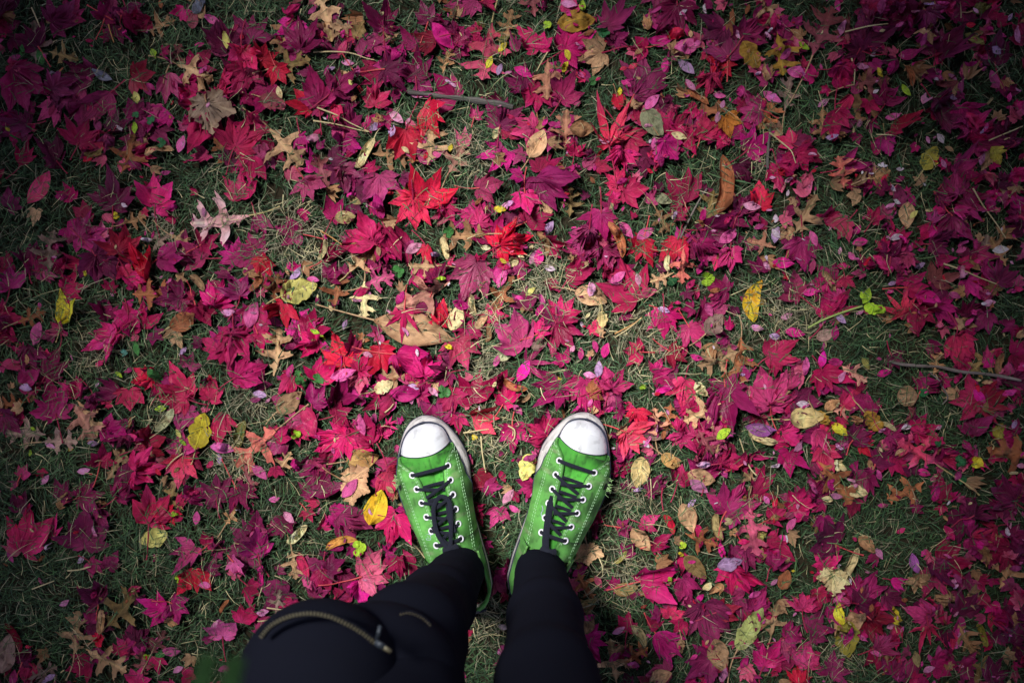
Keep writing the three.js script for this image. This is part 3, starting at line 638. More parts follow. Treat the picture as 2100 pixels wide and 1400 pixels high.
mp 745 485 90 150 crimson
mp 690 430 70 60 magentacrimson
ov 646 680 20 -20 lime
ov 661 691 13 -60 lime
cl 817 555 26 20 green
ov 705 665 22 70 lilac
ov 726 410 28 -30 straw
mp 479 713 88 -90 pinkred | rose-pink maple leaf spread like a fan left of the olive-tan oak leaf > the rose-pink fan maple leaf
mf 765 430 40 -60 rose
ov 820 610 30 60 magenta
mp 640 665 70 40 crimson
mp 680 560 60 20 plumcrimson
ok 760 515 60 200 rust
ov 720 400 20 30 magenta
mp 535 700 60 -70 crimson
m5 1003 386 62 5 rosedull | dusty rose maple leaf with its long stalk to the left > the dusty rose maple leaf
mp 1125 383 108 -30 magentaplum | broad magenta-plum maple leaf in the upper middle > the broad magenta-plum maple leaf
m5 1076 418 68 -80 pinkred | crinkled pink-red maple leaf with a torn edge > the crinkled pink-red maple leaf
ov 1025 427 27 -5 yellow | yellow oval leaf tucked under a lilac-pink leaf
ov 1040 420 29 20 lilacpink
mp 1005 468 92 100 magentacrimson
ok 955 482 90 182 tanbrown | tan oak leaf with sharp brown arms left of a scarlet leaf > the tan oak leaf with sharp brown arms
cu 912 508 52 -80 cream
mp 1050 495 94 20 scarletpure | brightest scarlet maple leaf near the middle, right of the tan oak leaf > the brightest scarlet maple leaf
mp 1225 462 96 -90 plumcrimson
mp 1142 495 72 0 crimson
mp 1198 500 82 -100 mauveplum
mp 1242 530 92 -70 roseplum
cu 1117 498 52 -68 tanbrown | curled tan-brown leaf shaped like a boat beside a pink leaf
ov 1094 527 30 70 lilacpink
ov 1105 526 37 82 magenta
ov 1029 571 40 65 pink
ov 1033 547 27 -10 crimson
ov 893 522 21 5 lilac
ov 848 508 36 30 pinkpale
ov 1128 549 25 -15 white
ov 1112 615 28 -70 plumpink
ov 1107 635 29 60 magenta
ov 945 625 37 -20 magenta
ov 1212 593 29 80 pinkpale
ov 1207 500 17 80 crimson
ov 996 507 20 -5 cream
ov 1032 535 18 -35 yellow
cl 1053 537 20 0 cream
ov 1070 528 18 -30 cream
ov 1088 597 25 40 paleyellow
ov 905 571 19 5 lime
mp 963 572 96 -110 mauve | mauve maple leaf with drooping lobes under a thin stem > the mauve drooping maple leaf
mp 1188 555 78 60 crimson
mp 1162 632 88 50 crimson
mp 1160 686 92 -60 deepcrimson | deep crimson maple leaf above the right shoe's toe, largest there > the deep crimson maple leaf
ok 868 605 116 205 tanpink | large pinkish tan oak leaf with three blunt arms > the large pinkish tan oak leaf
ok 1030 603 84 60 rust | rust oak leaf with thin arms on dry grass > the thin-armed rust oak leaf
m5 905 640 64 80 scarlet
bl 935 650 62 70 cream
cu 968 626 48 -75 cream
cu 988 655 48 60 tan
cu 1001 682 42 80 tanbrown
bl 848 675 168 -14 tan | long tan lance-shaped leaf, the largest single leaf of the middle > the long tan lance-shaped leaf
mn 830 668 78 -95 crimson | crimson narrow-lobed maple leaf draped across the long tan leaf
bl 1213 607 68 -20 tan | tan oval leaf carrying a small pale pink leaf > the tan oval leaf carrying a pink one
ov 1213 592 28 -80 pinkpale
yl 1236 655 38 -90 straw
mp 1050 683 92 140 mauvepink | mauve-pink maple leaf spread on the grass in the centre > the mauve-pink maple leaf in the centre
mp 968 690 84 -60 crimson
m5 1075 610 60 80 plumcrimson
mp 900 560 60 60 plumcrimson
m5 1020 640 60 0 crimson
ok 870 545 70 180 tan
mp 1100 440 80 20 crimson
ov 1127 465 30 60 lilac
mp 920 430 60 -60 crimson
m5 985 440 60 80 rose
mp 1110 675 60 30 pinkred
bl 1107 705 40 30 taupe
mp 880 520 60 -60 redcoral
cl 920 475 22 30 green
m5 1065 550 50 60 mauveplum
ov 1170 345 24 30 magenta
m5 1303 394 68 5 rosered | rose-red five-lobed maple leaf lying sideways right of the upper middle > the sideways rose-red maple leaf
mp 1402 382 88 90 crimson
bl 1362 407 38 -20 sage | greyish sage crumpled leaf below the sideways rose-red leaf
cu 1488 376 118 84 rust | long brown rolled leaf standing upright like a boat > the long brown rolled leaf
cu 1268 490 78 -72 rust | brown curled leaf bent like a sickle > the brown sickle-shaped leaf
ok 1458 430 84 80 olivebrown
m5 1562 400 64 88 scarlet | bright scarlet maple leaf behind a pale pink oval leaf > the scarlet maple leaf behind the pale pink oval
ov 1542 423 38 -5 pinkpale | pale pink oval leaf below a bright scarlet maple leaf > the pale pink oval leaf
ov 1444 438 29 75 magenta
ov 1284 470 44 -48 pink | broad pink oval leaf right of the brown sickle-shaped leaf
ov 1324 478 40 30 pink
ov 1494 484 46 40 pink | pink oval leaf with upturned tip in the right middle > the pink oval leaf with upturned tip
ov 1594 480 33 78 lilac
ov 1593 447 19 80 white
ov 1672 488 34 -70 pink
ov 1618 369 15 20 pinkpale
ov 1609 538 42 -5 magenta | magenta oval leaf lying level beside the plum maple leaf
ov 1438 547 29 75 magenta
ov 1310 573 25 -80 white
ov 1330 600 38 20 rosedull
ov 1266 572 36 30 pink
ov 1345 522 13 0 pinkred
ov 1362 635 25 -20 lilac
ov 1455 635 29 -60 pink
ov 1555 672 27 -10 lilacpink
ov 1617 648 25 20 pinkpale
ov 1590 690 25 -10 lilac
ov 1418 582 23 50 pinkred
ov 1575 545 21 -40 pinkpale
ov 1665 598 30 10 pinkmid
ov 1392 620 15 0 pinkred
ov 1633 682 42 -10 magenta
ov 1385 440 20 60 lilac
ov 1560 463 22 20 plumpink
mp 1313 510 84 -110 scarlet
mp 1386 512 72 -100 scarlet
ok 1400 545 68 -90 salmon | salmon oak leaf poking out below a red maple leaf
cu 1369 540 38 -90 cream
ok 1564 498 64 165 salmontan
ok 1655 438 84 62 tan | tan oak leaf with bone-thin arms at the right > the bone-thin tan oak leaf
mp 1285 582 112 118 rosered | large rose-red maple leaf spread wide under two pale oval leaves > the large spread rose-red maple leaf
ov 1268 568 34 40 pink
ov 1310 574 24 -82 pinkpale
cl 1453 570 30 10 lime | lime green rounded leaf on the grass at the right of the middle > the lime green rounded leaf
cl 1380 575 20 0 deepgreen
mp 1475 595 80 170 plumcrimson
mp 1472 470 108 0 plum
m5 1500 532 64 -90 rose
mp 1648 520 94 -90 plumcrimson
cu 1548 615 86 80 amber | long amber-yellow twisted leaf on the right lawn > the long amber-yellow leaf
yl 1563 618 27 0 mustard
m5 1622 592 78 150 rosedull
mp 1366 663 82 -90 magentacrimson | magenta maple leaf with stalk straight up on the right grass > the magenta maple leaf with upright stalk
m5 1440 632 74 80 plumcrimson
mp 1425 688 78 -60 rose
bl 1466 664 58 48 taupe
mp 1380 640 50 40 crimson
mp 1520 410 70 60 plum
m5 1600 360 70 -80 crimson
mp 1400 440 70 30 crimson
ok 1360 450 60 -60 tanbrown
m5 1530 350 60 -60 plum
mf 1290 370 50 60 crimson
mp 1440 520 80 -60 plumcrimson
m5 1560 540 50 100 plum
mp 1265 360 60 100 rosered
m5 1730 465 70 -125 salmonred | salmon-red maple leaf on the dark right lawn > the salmon-red maple leaf
ok 1728 352 64 100 salmon | salmon oak leaf with three sharp points in the right part > the three-pointed salmon oak leaf
bl 1850 400 52 100 plum
bl 1866 440 54 -92 tan | tan diamond-shaped leaf with a pale yellow bud-like leaf on it > the tan diamond-shaped leaf
ov 1879 438 22 45 paleyellow
ov 1875 407 31 -60 magenta
ov 1762 470 25 50 magenta
ov 1768 495 33 10 pinkmid
ov 1842 485 27 20 white
ov 1855 492 25 -60 magenta
ov 1808 538 42 -45 pinkred
ov 1751 525 23 -45 pink
ov 1726 513 15 80 pinkpale
ov 1892 543 25 20 lilac
ov 2056 511 33 5 white | white underside of an oval leaf far right > the white oval leaf far right
ov 1978 510 25 30 pink
ov 1975 557 29 75 pinkpale
ov 2035 420 34 -60 pinkmid
ov 1908 610 54 -15 magenta | glossy magenta oval leaf right of the lime sprig > the glossy magenta leaf right of the sprig
ov 1963 605 27 -20 pink
ov 2026 621 30 5 pinkpale
ov 2012 623 12 0 white
ov 1733 545 28 0 magentacrimson
ov 1910 430 15 0 cream
ov 1716 682 31 84 magenta
ov 1690 660 22 60 pink
ov 1845 412 17 -30 white
ov 1727 653 29 -40 lilac
ov 1768 640 17 20 lilacpink
ov 1783 640 16 -20 pinkred
ov 2088 595 18 30 pinkmid
ov 2000 640 20 20 pinkmid
ov 2010 535 22 0 pinkred
ov 2000 525 18 50 crimson
ov 2030 640 18 -20 pinkmid
ov 1985 660 22 40 pinkmid
ov 2005 500 24 80 pinkmid
ov 1835 580 18 20 lilac
mf 1972 433 44 -30 pinkmid
m5 1925 446 48 30 plumpink
cu 1703 575 52 -60 tan
m5 1737 578 46 -85 rosered
mp 1716 625 90 60 crimson
mn 1838 622 86 125 coral | narrow-lobed red maple leaf like a thin star right of the sprig > the thin star-like red maple leaf
mp 1900 638 100 -50 crimson
m5 1882 585 70 0 crimson
mp 1995 418 86 -30 plumcrimson
m5 1858 535 44 -90 rosedull
mp 1960 470 90 -60 plumcrimson
mp 1990 630 70 80 plumcrimson
mp 2060 560 80 60 plum
mp 1960 380 80 90 plumrose
m5 1800 440 50 60 crimson
ok 1800 360 60 20 tanbrown
mp 1830 510 60 90 plum
mp 1930 500 60 0 plum
mp 1940 560 80 20 rustdim
mp 1700 430 70 60 crimson
ov 1850 365 20 20 magenta
ov 2083 415 30 -70 magenta
mp 95 818 100 105 plumcrimson | plum-crimson maple leaf with veined lobes near the left edge > the plum-crimson veined maple leaf
m5 153 795 60 90 pinkred | small bright pink maple leaf with toothed edge at the left > the small bright pink toothed maple leaf
ok 166 865 86 -62 tanpink | pinkish tan oak leaf curving around a dark hollow at the left > the pinkish tan curved oak leaf
ok 45 890 90 178 taupe
ok 116 906 80 0 taupe
m5 262 818 66 -80 rosered | crimson cupped maple leaf with a pale streak at the left > the crimson cupped maple leaf
mf 214 800 66 150 plum
mp 292 768 66 150 scarlet
mp 355 803 104 150 rosered | broad rose-red maple leaf above the pale green curled leaf > the broad rose-red maple leaf
m5 234 884 70 -15 magenta
mp 205 930 76 80 crimson
mp 300 958 82 10 pinkred | vivid pink maple leaf left of the coral star leaf > the vivid pink maple leaf
mp 365 966 80 -86 coral | coral-red maple leaf like a neat star, left of the yellow oval leaf > the coral star maple leaf
mp 308 1035 106 90 rosered | big crimson-pink maple leaf below the vivid pink leaf
ok 232 955 78 60 tan
mf 266 985 88 -80 plum
yl 407 884 74 78 yellow | yellow diamond-shaped leaf with stalk upward left of the shoes > the yellow diamond-shaped leaf
cu 337 862 56 55 sage | pale green curled leaf beside the yellow diamond-shaped leaf
ov 325 838 25 10 lime
ov 362 890 21 -60 paleyellow
ov 371 908 18 -40 lime
cl 412 912 14 0 yellow
cl 140 923 10 0 yellow
ov 62 880 15 -30 lime
ov 56 930 14 80 lime
ov 275 715 29 -80 green
ov 318 768 31 -50 green
ov 238 768 18 -40 lime
cl 250 725 18 0 teal
m5 388 740 52 60 mauve
ov 371 720 21 50 lilac
ov 50 795 29 -5 lilac
ov 165 967 27 10 lilacpink
ov 86 985 25 50 lilacpink
ov 185 910 22 0 lilac
ov 98 915 24 -20 lilacpink
m5 45 968 42 60 rose
ov 285 895 27 -30 pinkred
mp 374 858 74 -60 plumrose
m5 312 905 76 20 deepred
mf 20 762 62 -30 rosedull
mp 20 850 90 0 plum
mp 60 780 70 40 plumcrimson
mp 195 830 70 -60 plum
m5 125 1005 60 60 plumrose
mp 180 1020 80 10 plumcrimson
m5 35 1030 60 70 plum
mp 245 1010 60 40 plumcrimson
mp 400 1010 70 40 plumcrimson
m5 325 800 40 60 crimson
ov 200 745 24 30 crimson
mp 60 730 60 -60 plum
ok 565 722 96 84 tan | olive-tan oak leaf with sharp pale lobes pointing up > the olive-tan oak leaf
mp 506 758 90 25 magentacrimson
mp 690 718 108 110 scarlet
ov 663 709 30 -52 magenta
mp 782 735 78 -72 scarlet
ov 703 768 54 16 pink | large pale pink oval leaf left of the middle above the shoes > the large pale pink oval leaf
ov 592 760 27 70 pinkmid
ov 753 727 21 -20 pinkpale
ov 530 809 29 -10 lilac
ov 521 820 23 10 plumpink
ov 452 919 48 -10 pink | long pink oval leaf below the yellow diamond-shaped leaf
ov 740 871 44 -75 pink | pink oval leaf tilted beside the left shoe's toe > the pink oval leaf beside the left shoe's toe
m5 562 970 44 -80 crimson
ov 530 969 40 -45 pink
ov 605 955 32 -60 magenta
ov 717 1001 46 50 pink | pink oval leaf lying on a tan broad leaf
ov 560 1025 23 10 pink
ov 830 807 62 0 magenta | magenta ribbed oval leaf above the left shoe > the magenta ribbed oval leaf
ov 632 860 68 -62 rosered
ov 446 942 21 -80 lilac
cl 618 780 27 60 green | green clover leaf, left one of the pair > the left clover leaf
cl 650 780 25 -20 green | green clover leaf, right one of the pair
cl 610 765 14 0 green
bl 592 825 66 38 tan | crumpled round tan leaf amid crimson leaves left of the shoes > the crumpled round tan leaf
yl 786 793 46 25 cream
ok 525 915 118 222 salmon | long salmon oak leaf arching towards the lower left > the long salmon oak leaf
mp 682 912 90 210 redpink | vivid red-pink maple leaf above the tan broad leaf pair
bl 742 942 74 10 mustardtan
ml 728 990 84 -20 tan | tan broad leaf with scalloped edge left of the left shoe > the tan broad leaf left of the shoe
bl 771 1040 74 70 amber | golden yellow oval leaf close to the left shoe > the golden yellow oval leaf
mp 657 995 96 60 plumcrimson
mf 460 880 78 -75 rosered
mp 494 1020 74 -60 plumcrimson
cu 490 890 62 72 olive
m5 560 905 66 180 plumrose
mp 690 800 106 90 plumcrimson
mp 655 812 66 90 magentaplum
m5 735 786 50 -90 pinkrose
mp 600 790 74 -90 crimson
mp 738 900 80 20 redpink
mp 806 990 86 -80 deepred
ok 505 978 66 -70 brown
cl 608 890 17 0 lime
mp 630 895 74 0 crimson
mp 750 880 80 100 crimson
m5 700 850 60 20 crimson
mp 440 1000 70 90 plumrose
mp 575 885 60 40 crimson
m5 430 800 60 80 rosered
mp 660 760 70 40 redpink
mp 840 740 90 0 magentacrimson
m5 715 700 60 100 crimson
mp 745 745 60 60 crimson
ok 735 715 70 80 rust
mp 630 700 80 150 redpink
bl 705 905 40 0 tan
ok 580 950 55 60 tan
m5 790 880 40 60 pinkred
mn 805 870 40 20 pinkred
mp 620 950 60 60 plumrose
mp 945 724 84 -70 salmonred | salmon-pink maple leaf with two long hanging lobes > the salmon-pink maple leaf
ov 920 711 18 -20 amber
mp 868 748 94 80 magentacrimson
mp 992 846 88 5 coral | coral-orange maple leaf between and above the shoe toes > the coral-orange maple leaf
ov 1074 760 48 62 pinkhot | hot pink oval leaf above the gap between the shoes > the hot pink oval leaf
mn 1105 745 76 0 roseplum
m5 1055 900 68 -90 magentacrimson | crimson maple leaf fanned out in the gap between the shoes > the crimson maple leaf between the shoes
yl 1082 958 58 -112 paleyellow | pale yellow leaf beside the right shoe's inner edge > the pale yellow leaf beside the right shoe
ov 1087 938 30 25 plumpink
ov 1042 1020 37 56 pinkpale | pale pink oval leaf on the grass between the two shoes > the pale pink oval leaf between the shoes
ov 962 942 25 -60 pinkrose
ov 1062 840 28 -50 pink
ov 888 803 26 -45 pinkpale
ov 848 793 23 -20 lilac
ov 1210 769 25 -10 lilacpink
ov 1228 757 34 82 lilac
ov 1222 710 26 -75 pinkmid
ov 1243 718 32 70 magenta
ov 1192 725 25 88 pinkmid
ov 1018 740 25 70 plumpink
cl 911 803 25 0 green | small bright green leaf among crimson leaves above the left shoe
cl 973 897 12 0 yellow
cl 1149 775 10 0 yellow
bl 1035 728 38 20 sage
cu 1055 792 58 -25 rust
cu 1075 818 38 30 tan
mp 1190 815 106 -92 magentacrimson
m5 1222 800 54 20 rust
mp 1128 805 104 180 plumcrimson
mp 968 795 104 80 crimson
mp 930 825 74 -80 deepcrimson
m5 1115 880 80 100 crimson
m5 985 990 66 -60 deepred
ov 1030 978 27 -60 crimson
ov 985 1040 30 40 crimson
mp 1010 1000 50 0 plumcrimson
cl 1029 930 15 0 plum
mp 1245 790 50 30 rosered
ov 1250 840 20 30 magenta
mp 870 800 60 40 magentacrimson
mp 1040 810 60 60 crimson
m5 1035 780 50 20 crimson
mp 900 770 70 200 plumcrimson
m5 940 870 50 -90 crimson
m5 975 1065 50 -60 crimson
ov 1055 1045 26 -30 plumpink
mp 1300 720 68 180 rosered
m5 1264 780 76 60 rose
m5 1360 766 66 15 magentacrimson | magenta-crimson maple leaf with wrinkled veins right of the right shoe > the wrinkled magenta-crimson maple leaf
mp 1306 855 70 -90 scarlet
mp 1302 900 94 -22 coral | flame coral maple leaf right of the right shoe's toe > the flame coral maple leaf
ov 1326 911 19 -50 white
ok 1346 868 66 92 salmontan
cu 1350 895 52 10 taupe
ok 1515 742 102 -100 rust | rust brown oak leaf stacked on a paler tan oak leaf > the rust brown oak leaf
ok 1476 736 86 200 tan | tan oak leaf half under a rust brown oak leaf
mp 1575 800 112 105 mauverose | large mauve-rose maple leaf with glossy lobes right of the shoes > the large mauve-rose maple leaf
mp 1500 830 122 -80 plumcrimson | big plum-crimson maple leaf left of the mauve-rose one
ok 1442 846 80 205 tan | pale tan oak leaf with forked ends right of the shoes > the pale tan forked oak leaf
yl 1438 798 38 -50 cream
ov 1363 798 36 15 pinkhot
m5 1400 806 72 -100 rosered
bl 1655 856 74 5 straw | straw-coloured blotched oval leaf beside a red leaf > the straw-coloured blotched leaf
ov 1562 881 58 -6 violet | violet rolled oval leaf lying level on the right > the violet rolled leaf
cu 1566 900 68 -25 cream
mp 1620 880 80 0 pinkred
ov 1650 829 27 0 white
bl 1313 970 64 -100 straw | crumpled beige leaf right of the right shoe > the crumpled beige leaf
ov 1310 1005 20 15 lilac
bl 1375 945 44 -38 mustardtan
m5 1394 975 60 80 deepcrimson
bl 1440 980 64 -15 tan
ov 1434 998 44 -35 lilacpink
mp 1446 955 76 90 plumcrimson
ov 1442 951 33 0 pinkpale | pale pink oval leaf on a plum maple leaf right of the right shoe > the pale pink oval on the plum maple leaf
mp 1398 905 66 -90 rose
mp 1558 990 96 78 crimson
m5 1626 950 70 -95 magentacrimson
mp 1505 1025 118 60 plumcrimson
ov 1487 970 25 -60 plumpink
ov 1420 1032 22 40 lilac
ov 1575 1027 21 -60 pink
ov 1667 998 32 -62 pink
ov 1640 915 29 50 lilacpink
ov 1500 893 25 20 plumpink
ov 1655 748 32 80 pink
ov 1525 768 13 0 lilac
cl 1320 792 14 0 lime
ov 1480 887 35 35 lime
m5 1500 940 66 10 crimson
mp 1602 716 86 30 rosered
mp 1425 850 70 -60 crimson
mf 1620 775 54 60 rosedull
m5 1345 990 50 60 plum
mp 1270 960 60 80 crimson
m5 1530 940 60 40 crimson
ov 1430 733 26 -20 magenta
m5 1390 730 60 -30 deepred
ok 1445 905 60 -60 brown
mp 1640 1020 70 90 crimson
ov 1690 737 36 78 pinkhot | hot pink oval leaf on the right lawn beside brown leaves > the hot pink leaf on the right lawn
ov 1717 742 30 -5 magenta
ov 1727 772 25 60 lilacpink
ov 1817 765 28 20 magenta
ov 2072 805 24 25 pinkmid
ov 1753 963 40 60 magenta | magenta oval leaf standing above a plum maple leaf at the lower right
ov 1988 918 32 -70 pinkmid
ov 2033 745 26 40 magenta
ov 1923 1010 38 75 magenta
ov 1718 1018 25 -10 lilacpink
ov 1704 995 26 -60 magenta
ov 1815 1038 21 0 pinkmid
ov 2006 925 27 80 plumpink
ov 1735 910 20 20 pink
ov 1970 975 24 70 plumpink
ov 2085 870 20 60 lilac
ok 1755 767 66 -32 tanpink
rd 1865 812 42 75 tan | round beige cupped leaf with radial veins at the right > the round beige cupped leaf
cu 1870 845 40 80 rustdim
mp 1700 778 86 -60 crimson
mp 1968 718 80 -85 rosered | rosy red maple leaf above the bare white twig > the rosy red maple leaf above the twig
mp 1990 820 92 150 rosered | rosy red maple leaf below the bare white twig > the rosy red maple leaf below the twig
mp 2045 822 90 20 deepred
ov 2015 815 38 -50 pinkhot
yl 1793 865 54 -45 mustard | mustard yellow torn leaf at the right > the mustard yellow torn leaf
cu 1822 873 40 -20 cream
ov 1723 880 38 -40 yellow
yl 2053 883 34 60 oliveyellow | olive-yellow leaf alone near the right margin > the olive-yellow leaf near the right margin
cl 2007 948 23 0 yellow
ov 1780 745 28 -60 olive
cl 1722 954 23 0 cream
yl 1690 858 40 -45 mustard
ok 2082 930 106 172 rust | rust brown oak leaf cut by the right edge of the photo > the rust oak leaf at the right edge
ok 1885 928 94 150 salmonred | salmon-red oak leaf with a long yellow stalk to the lower right > the salmon-red oak leaf
ok 1865 1008 86 205 rust | crumpled rust oak leaf at the lower right below the salmon-red oak leaf
m5 1930 1000 70 100 crimson
mp 1806 935 80 80 plum
mp 1785 988 92 -60 plumcrimson
ok 1715 988 108 -52 rust | brown oak leaf running diagonally at the lower right > the diagonal brown oak leaf
m5 1778 914 50 0 scarlet
m5 1740 816 56 60 rosered
m5 1902 882 76 20 crimson
bl 1760 1008 44 -10 cream
cl 1970 945 24 0 deepgreen
cl 1925 910 20 30 deepgreen
cl 1978 985 20 0 deepgreen
cl 1900 805 18 0 deepgreen
cu 2055 745 50 70 tanbrown
ok 1925 745 50 80 tanbrown
mp 1905 785 70 60 plumcrimson
mp 1790 830 70 100 plumcrimson
mp 1760 890 80 60 plum
mp 1840 890 70 0 plumcrimson
mp 1700 940 70 -60 rosered
mp 2000 870 70 80 plum
mf 1690 905 60 -60 rose
bl 1710 830 36 40 tanbrown
ok 1735 840 50 10 tanpink
mp 1680 1000 70 60 plumcrimson
mp 2060 1020 90 150 plum
mp 2010 1050 80 30 plum
mp 1840 740 60 -60 plum
mp 50 1090 112 80 crimson | crimson maple leaf with bright upright ribs at the lower left edge > the crimson ribbed maple leaf
mn 105 1080 88 72 pinkred
mp 170 1085 114 80 plum | dark plum maple leaf at the lower left on the grass > the dark plum maple leaf
yl 310 1105 60 198 paleyellow | pale yellow lobed leaf alone on the lower left grass > the pale yellow leaf on the lower left grass
mp 393 1193 76 -88 scarlet | red maple leaf with lobes down on the lower left grass > the red maple leaf on the lower left grass
mp 382 1133 76 190 mauvepink
mp 190 1213 78 90 plum
ok 150 1302 90 85 tan | tan oak leaf with legs like a stool at the lower left > the stool-shaped tan oak leaf
ok 212 1358 100 -28 tan
ok 245 1250 112 52 olivebrown
cu 205 1275 54 88 tan
ml 202 1315 44 20 scarlet
mp 310 1248 80 150 magenta
m5 366 1246 70 -20 magentaplum
ov 349 1338 36 -5 pink | pink oval leaf beside a dull green one at the lower left > the pink oval leaf at the lower left
ov 328 1343 27 20 green
cl 299 1347 12 0 lime
cl 357 1056 15 0 lime
ov 362 1188 15 -50 lime
ov 400 1063 27 85 plumpink
ov 362 1375 23 30 lilacpink
ov 97 1392 24 30 lilac
bl 8 1340 84 82 taupe
cu 25 1308 72 -60 deepred
mp 50 1345 56 60 plum
m5 280 1388 58 60 pinkred
m5 345 1062 56 -60 scarlet
ov 125 1240 22 30 lilacpink
mp 430 1160 60 60 plum
ov 15 1145 24 -60 plumpink
ov 160 1150 20 50 lilac
m5 190 1165 45 -40 plumcrimson
ok 290 1365 60 90 brown
m5 225 1150 50 60 plum
mp 280 1305 60 60 plum
ok 320 1320 60 60 brown
ok 85 1380 60 20 taupe
m5 578 1085 68 -100 plumcrimson
ov 590 1062 30 -40 pinkpale
m5 662 1070 44 80 pinkred
mp 520 1110 86 100 magentaplum
m5 492 1160 56 -38 pink | pale-veined pink maple leaf curled up on the grass left of the legs > the pale-veined pink maple leaf
cu 607 1098 54 40 cream | cream curled leaf on the grass left of the left leg
cu 697 1112 66 14 amberbrown | amber-brown curled leaf beside a lime clover leaf > the amber-brown curled leaf
cl 736 1125 31 10 lime | lime green round leaf left of the left leg > the lime green round leaf
mp 810 1085 96 -100 crimson
mp 722 1080 86 -60 plumrose
mp 765 1178 96 20 pinkrose | long-lobed pink maple leaf left of the left leg > the long-lobed pink maple leaf
m5 745 1217 66 -80 pinkhot
mp 822 1165 80 -90 crimson
ok 600 1160 64 -82 tan
cu 620 1160 58 -70 rosered
mp 665 1192 66 -80 deepcrimson
m5 455 1290 68 90 pink | pink three-peaked maple leaf at the bottom left > the pink three-peaked maple leaf
mp 500 1258 60 60 crimson
m5 515 1215 60 -40 deepcrimson
ov 537 1257 23 5 lilacpink
ok 567 1236 54 80 taupe
cu 455 1245 34 60 rust
cu 533 1180 48 80 magenta
mp 650 1215 60 60 plumrose
m5 690 1160 60 30 plum
mp 540 1290 60 -60 rose
m5 430 1110 50 50 crimson
mp 450 1130 50 0 plumrose
mp 630 1060 40 -60 rosered
ok 470 1060 50 60 tanbrown
m5 800 1130 40 20 magenta
mp 690 1245 60 40 rosered
ml 1207 1138 62 -82 tan | tan broad maple leaf right of the right leg > the tan broad maple leaf
ok 1200 1202 66 -60 rust
ov 1228 1195 27 -60 pinkrose
cu 1207 1236 40 10 straw
bl 1207 1278 54 80 tan
ov 1208 1268 29 15 magenta
mp 1220 1318 86 -20 pinkhot
bl 1315 1107 56 -52 tan | tan pointed leaf right of the right leg
bl 1412 1062 66 -70 tan
cu 1472 1082 62 -72 straw
ok 1440 1108 76 -20 rust
bl 1428 1165 68 -45 olivebrown
ok 1545 1088 94 -82 pinkrose | pink and white three-armed oak leaf at the lower right > the pink three-armed oak leaf
ov 1481 1129 29 -85 pinkhot
bl 1497 1155 50 20 lilac | lilac broad leaf lying on crimson leaves at the lower right > the lilac broad leaf
bl 1285 1210 54 10 olivebrown
cu 1275 1145 38 45 olive
cl 1402 1119 15 0 lime
cl 1398 1138 11 0 yellow
cl 1568 1098 15 0 paleyellow
cl 1496 1070 16 0 cream
cl 1373 1185 10 0 lime
mp 1345 1182 112 15 magentacrimson | large magenta-crimson maple leaf right of the right leg > the large magenta-crimson maple leaf
m5 1410 1202 66 -60 plumcrimson
mp 1455 1288 118 -78 plum | large plum maple leaf at the lower right beside the pale green leaf > the large plum maple leaf
mp 1377 1254 60 60 rosered
mp 1520 1188 104 -60 crimson
yl 1540 1290 100 62 palegreen | pale green toothed leaf with a curled stalk at the lower right > the pale green toothed leaf
bl 1475 1345 66 -75 tan | tan spotted leaf at the tip of a plum maple leaf > the tan spotted leaf
cu 1314 1305 58 -60 cream
mf 1375 1325 80 -50 magenta
mp 1438 1365 90 180 plum
m5 1290 1278 56 80 crimson
ov 1270 1295 29 30 lilacpink
ok 1590 1275 76 78 tan
yl 1398 1325 30 -90 tan
ok 1305 1345 60 30 rust
bl 1355 1390 54 20 tan
ov 1262 1348 29 40 magenta
ov 1300 1365 28 -20 pink
ov 1380 1157 23 0 magenta
ov 1548 1218 27 20 plumpink
ov 1485 1385 36 80 lilacpink
m5 1330 1080 66 -20 rose
mp 1360 1115 60 30 crimson
cu 1375 1075 48 -60 scarlet
mp 1235 1085 56 60 plum
m5 1285 1085 46 0 plumrose
mp 1230 1060 46 60 crimson
mp 1560 1230 80 60 plumcrimson
mp 1580 1340 80 60 magentacrimson
ov 1530 1360 30 60 magenta
m5 1370 1180 46 60 crimson
mp 1490 1250 70 20 deepred
m5 1590 1150 60 60 plumcrimson
mp 1535 1145 60 -60 plumrose
mp 1690 1094 116 150 plum | wide plum maple leaf at the lower right above a red folded one > the wide plum maple leaf
m5 1700 1146 66 80 pinkred
bl 1783 1118 52 -45 tanbrown
cu 1752 1154 68 68 cream
ml 1710 1192 64 -100 cream | cream scalloped leaf with a long pale stalk at the lower right > the cream scalloped leaf
ov 1722 1226 29 50 pink
ov 1706 1226 29 -75 crimson
mp 1775 1200 86 60 plumcrimson
m5 1776 1230 76 10 plum
ov 1881 1158 42 -75 violet | violet oval leaf on dark grass at the lower right > the violet oval leaf
ov 1953 1095 36 -55 pinkred
ov 2069 1090 17 85 white
ov 1900 1135 19 50 magenta
ov 1967 1187 27 -50 plumpink
yl 1738 1310 80 -80 oliveyellow | olive-yellow pointed leaf under a magenta oval leaf > the olive-yellow pointed leaf
bl 1752 1272 56 60 tan
ov 1739 1303 46 84 magenta | magenta oval leaf lying on an olive-yellow leaf
ov 1772 1310 21 -40 pink
ov 1798 1340 19 -10 pink
ov 1966 1262 15 50 pinkpale
ov 1830 1285 19 30 lilacpink
ov 1910 1375 25 20 lilacpink
ov 1991 1390 17 20 pinkmid
ov 1968 1297 19 60 pinkmid
ov 1808 1137 25 -60 lilacpink
mf 1848 1196 38 -20 magenta
ov 1610 1105 21 -30 pinkmid
yl 1835 1262 38 100 yellow | small yellow forked leaf at the lower right > the small yellow forked leaf
ov 1722 1257 38 80 yellow
ov 1885 1355 32 -80 straw
cu 2020 1305 56 -66 oliveyellow
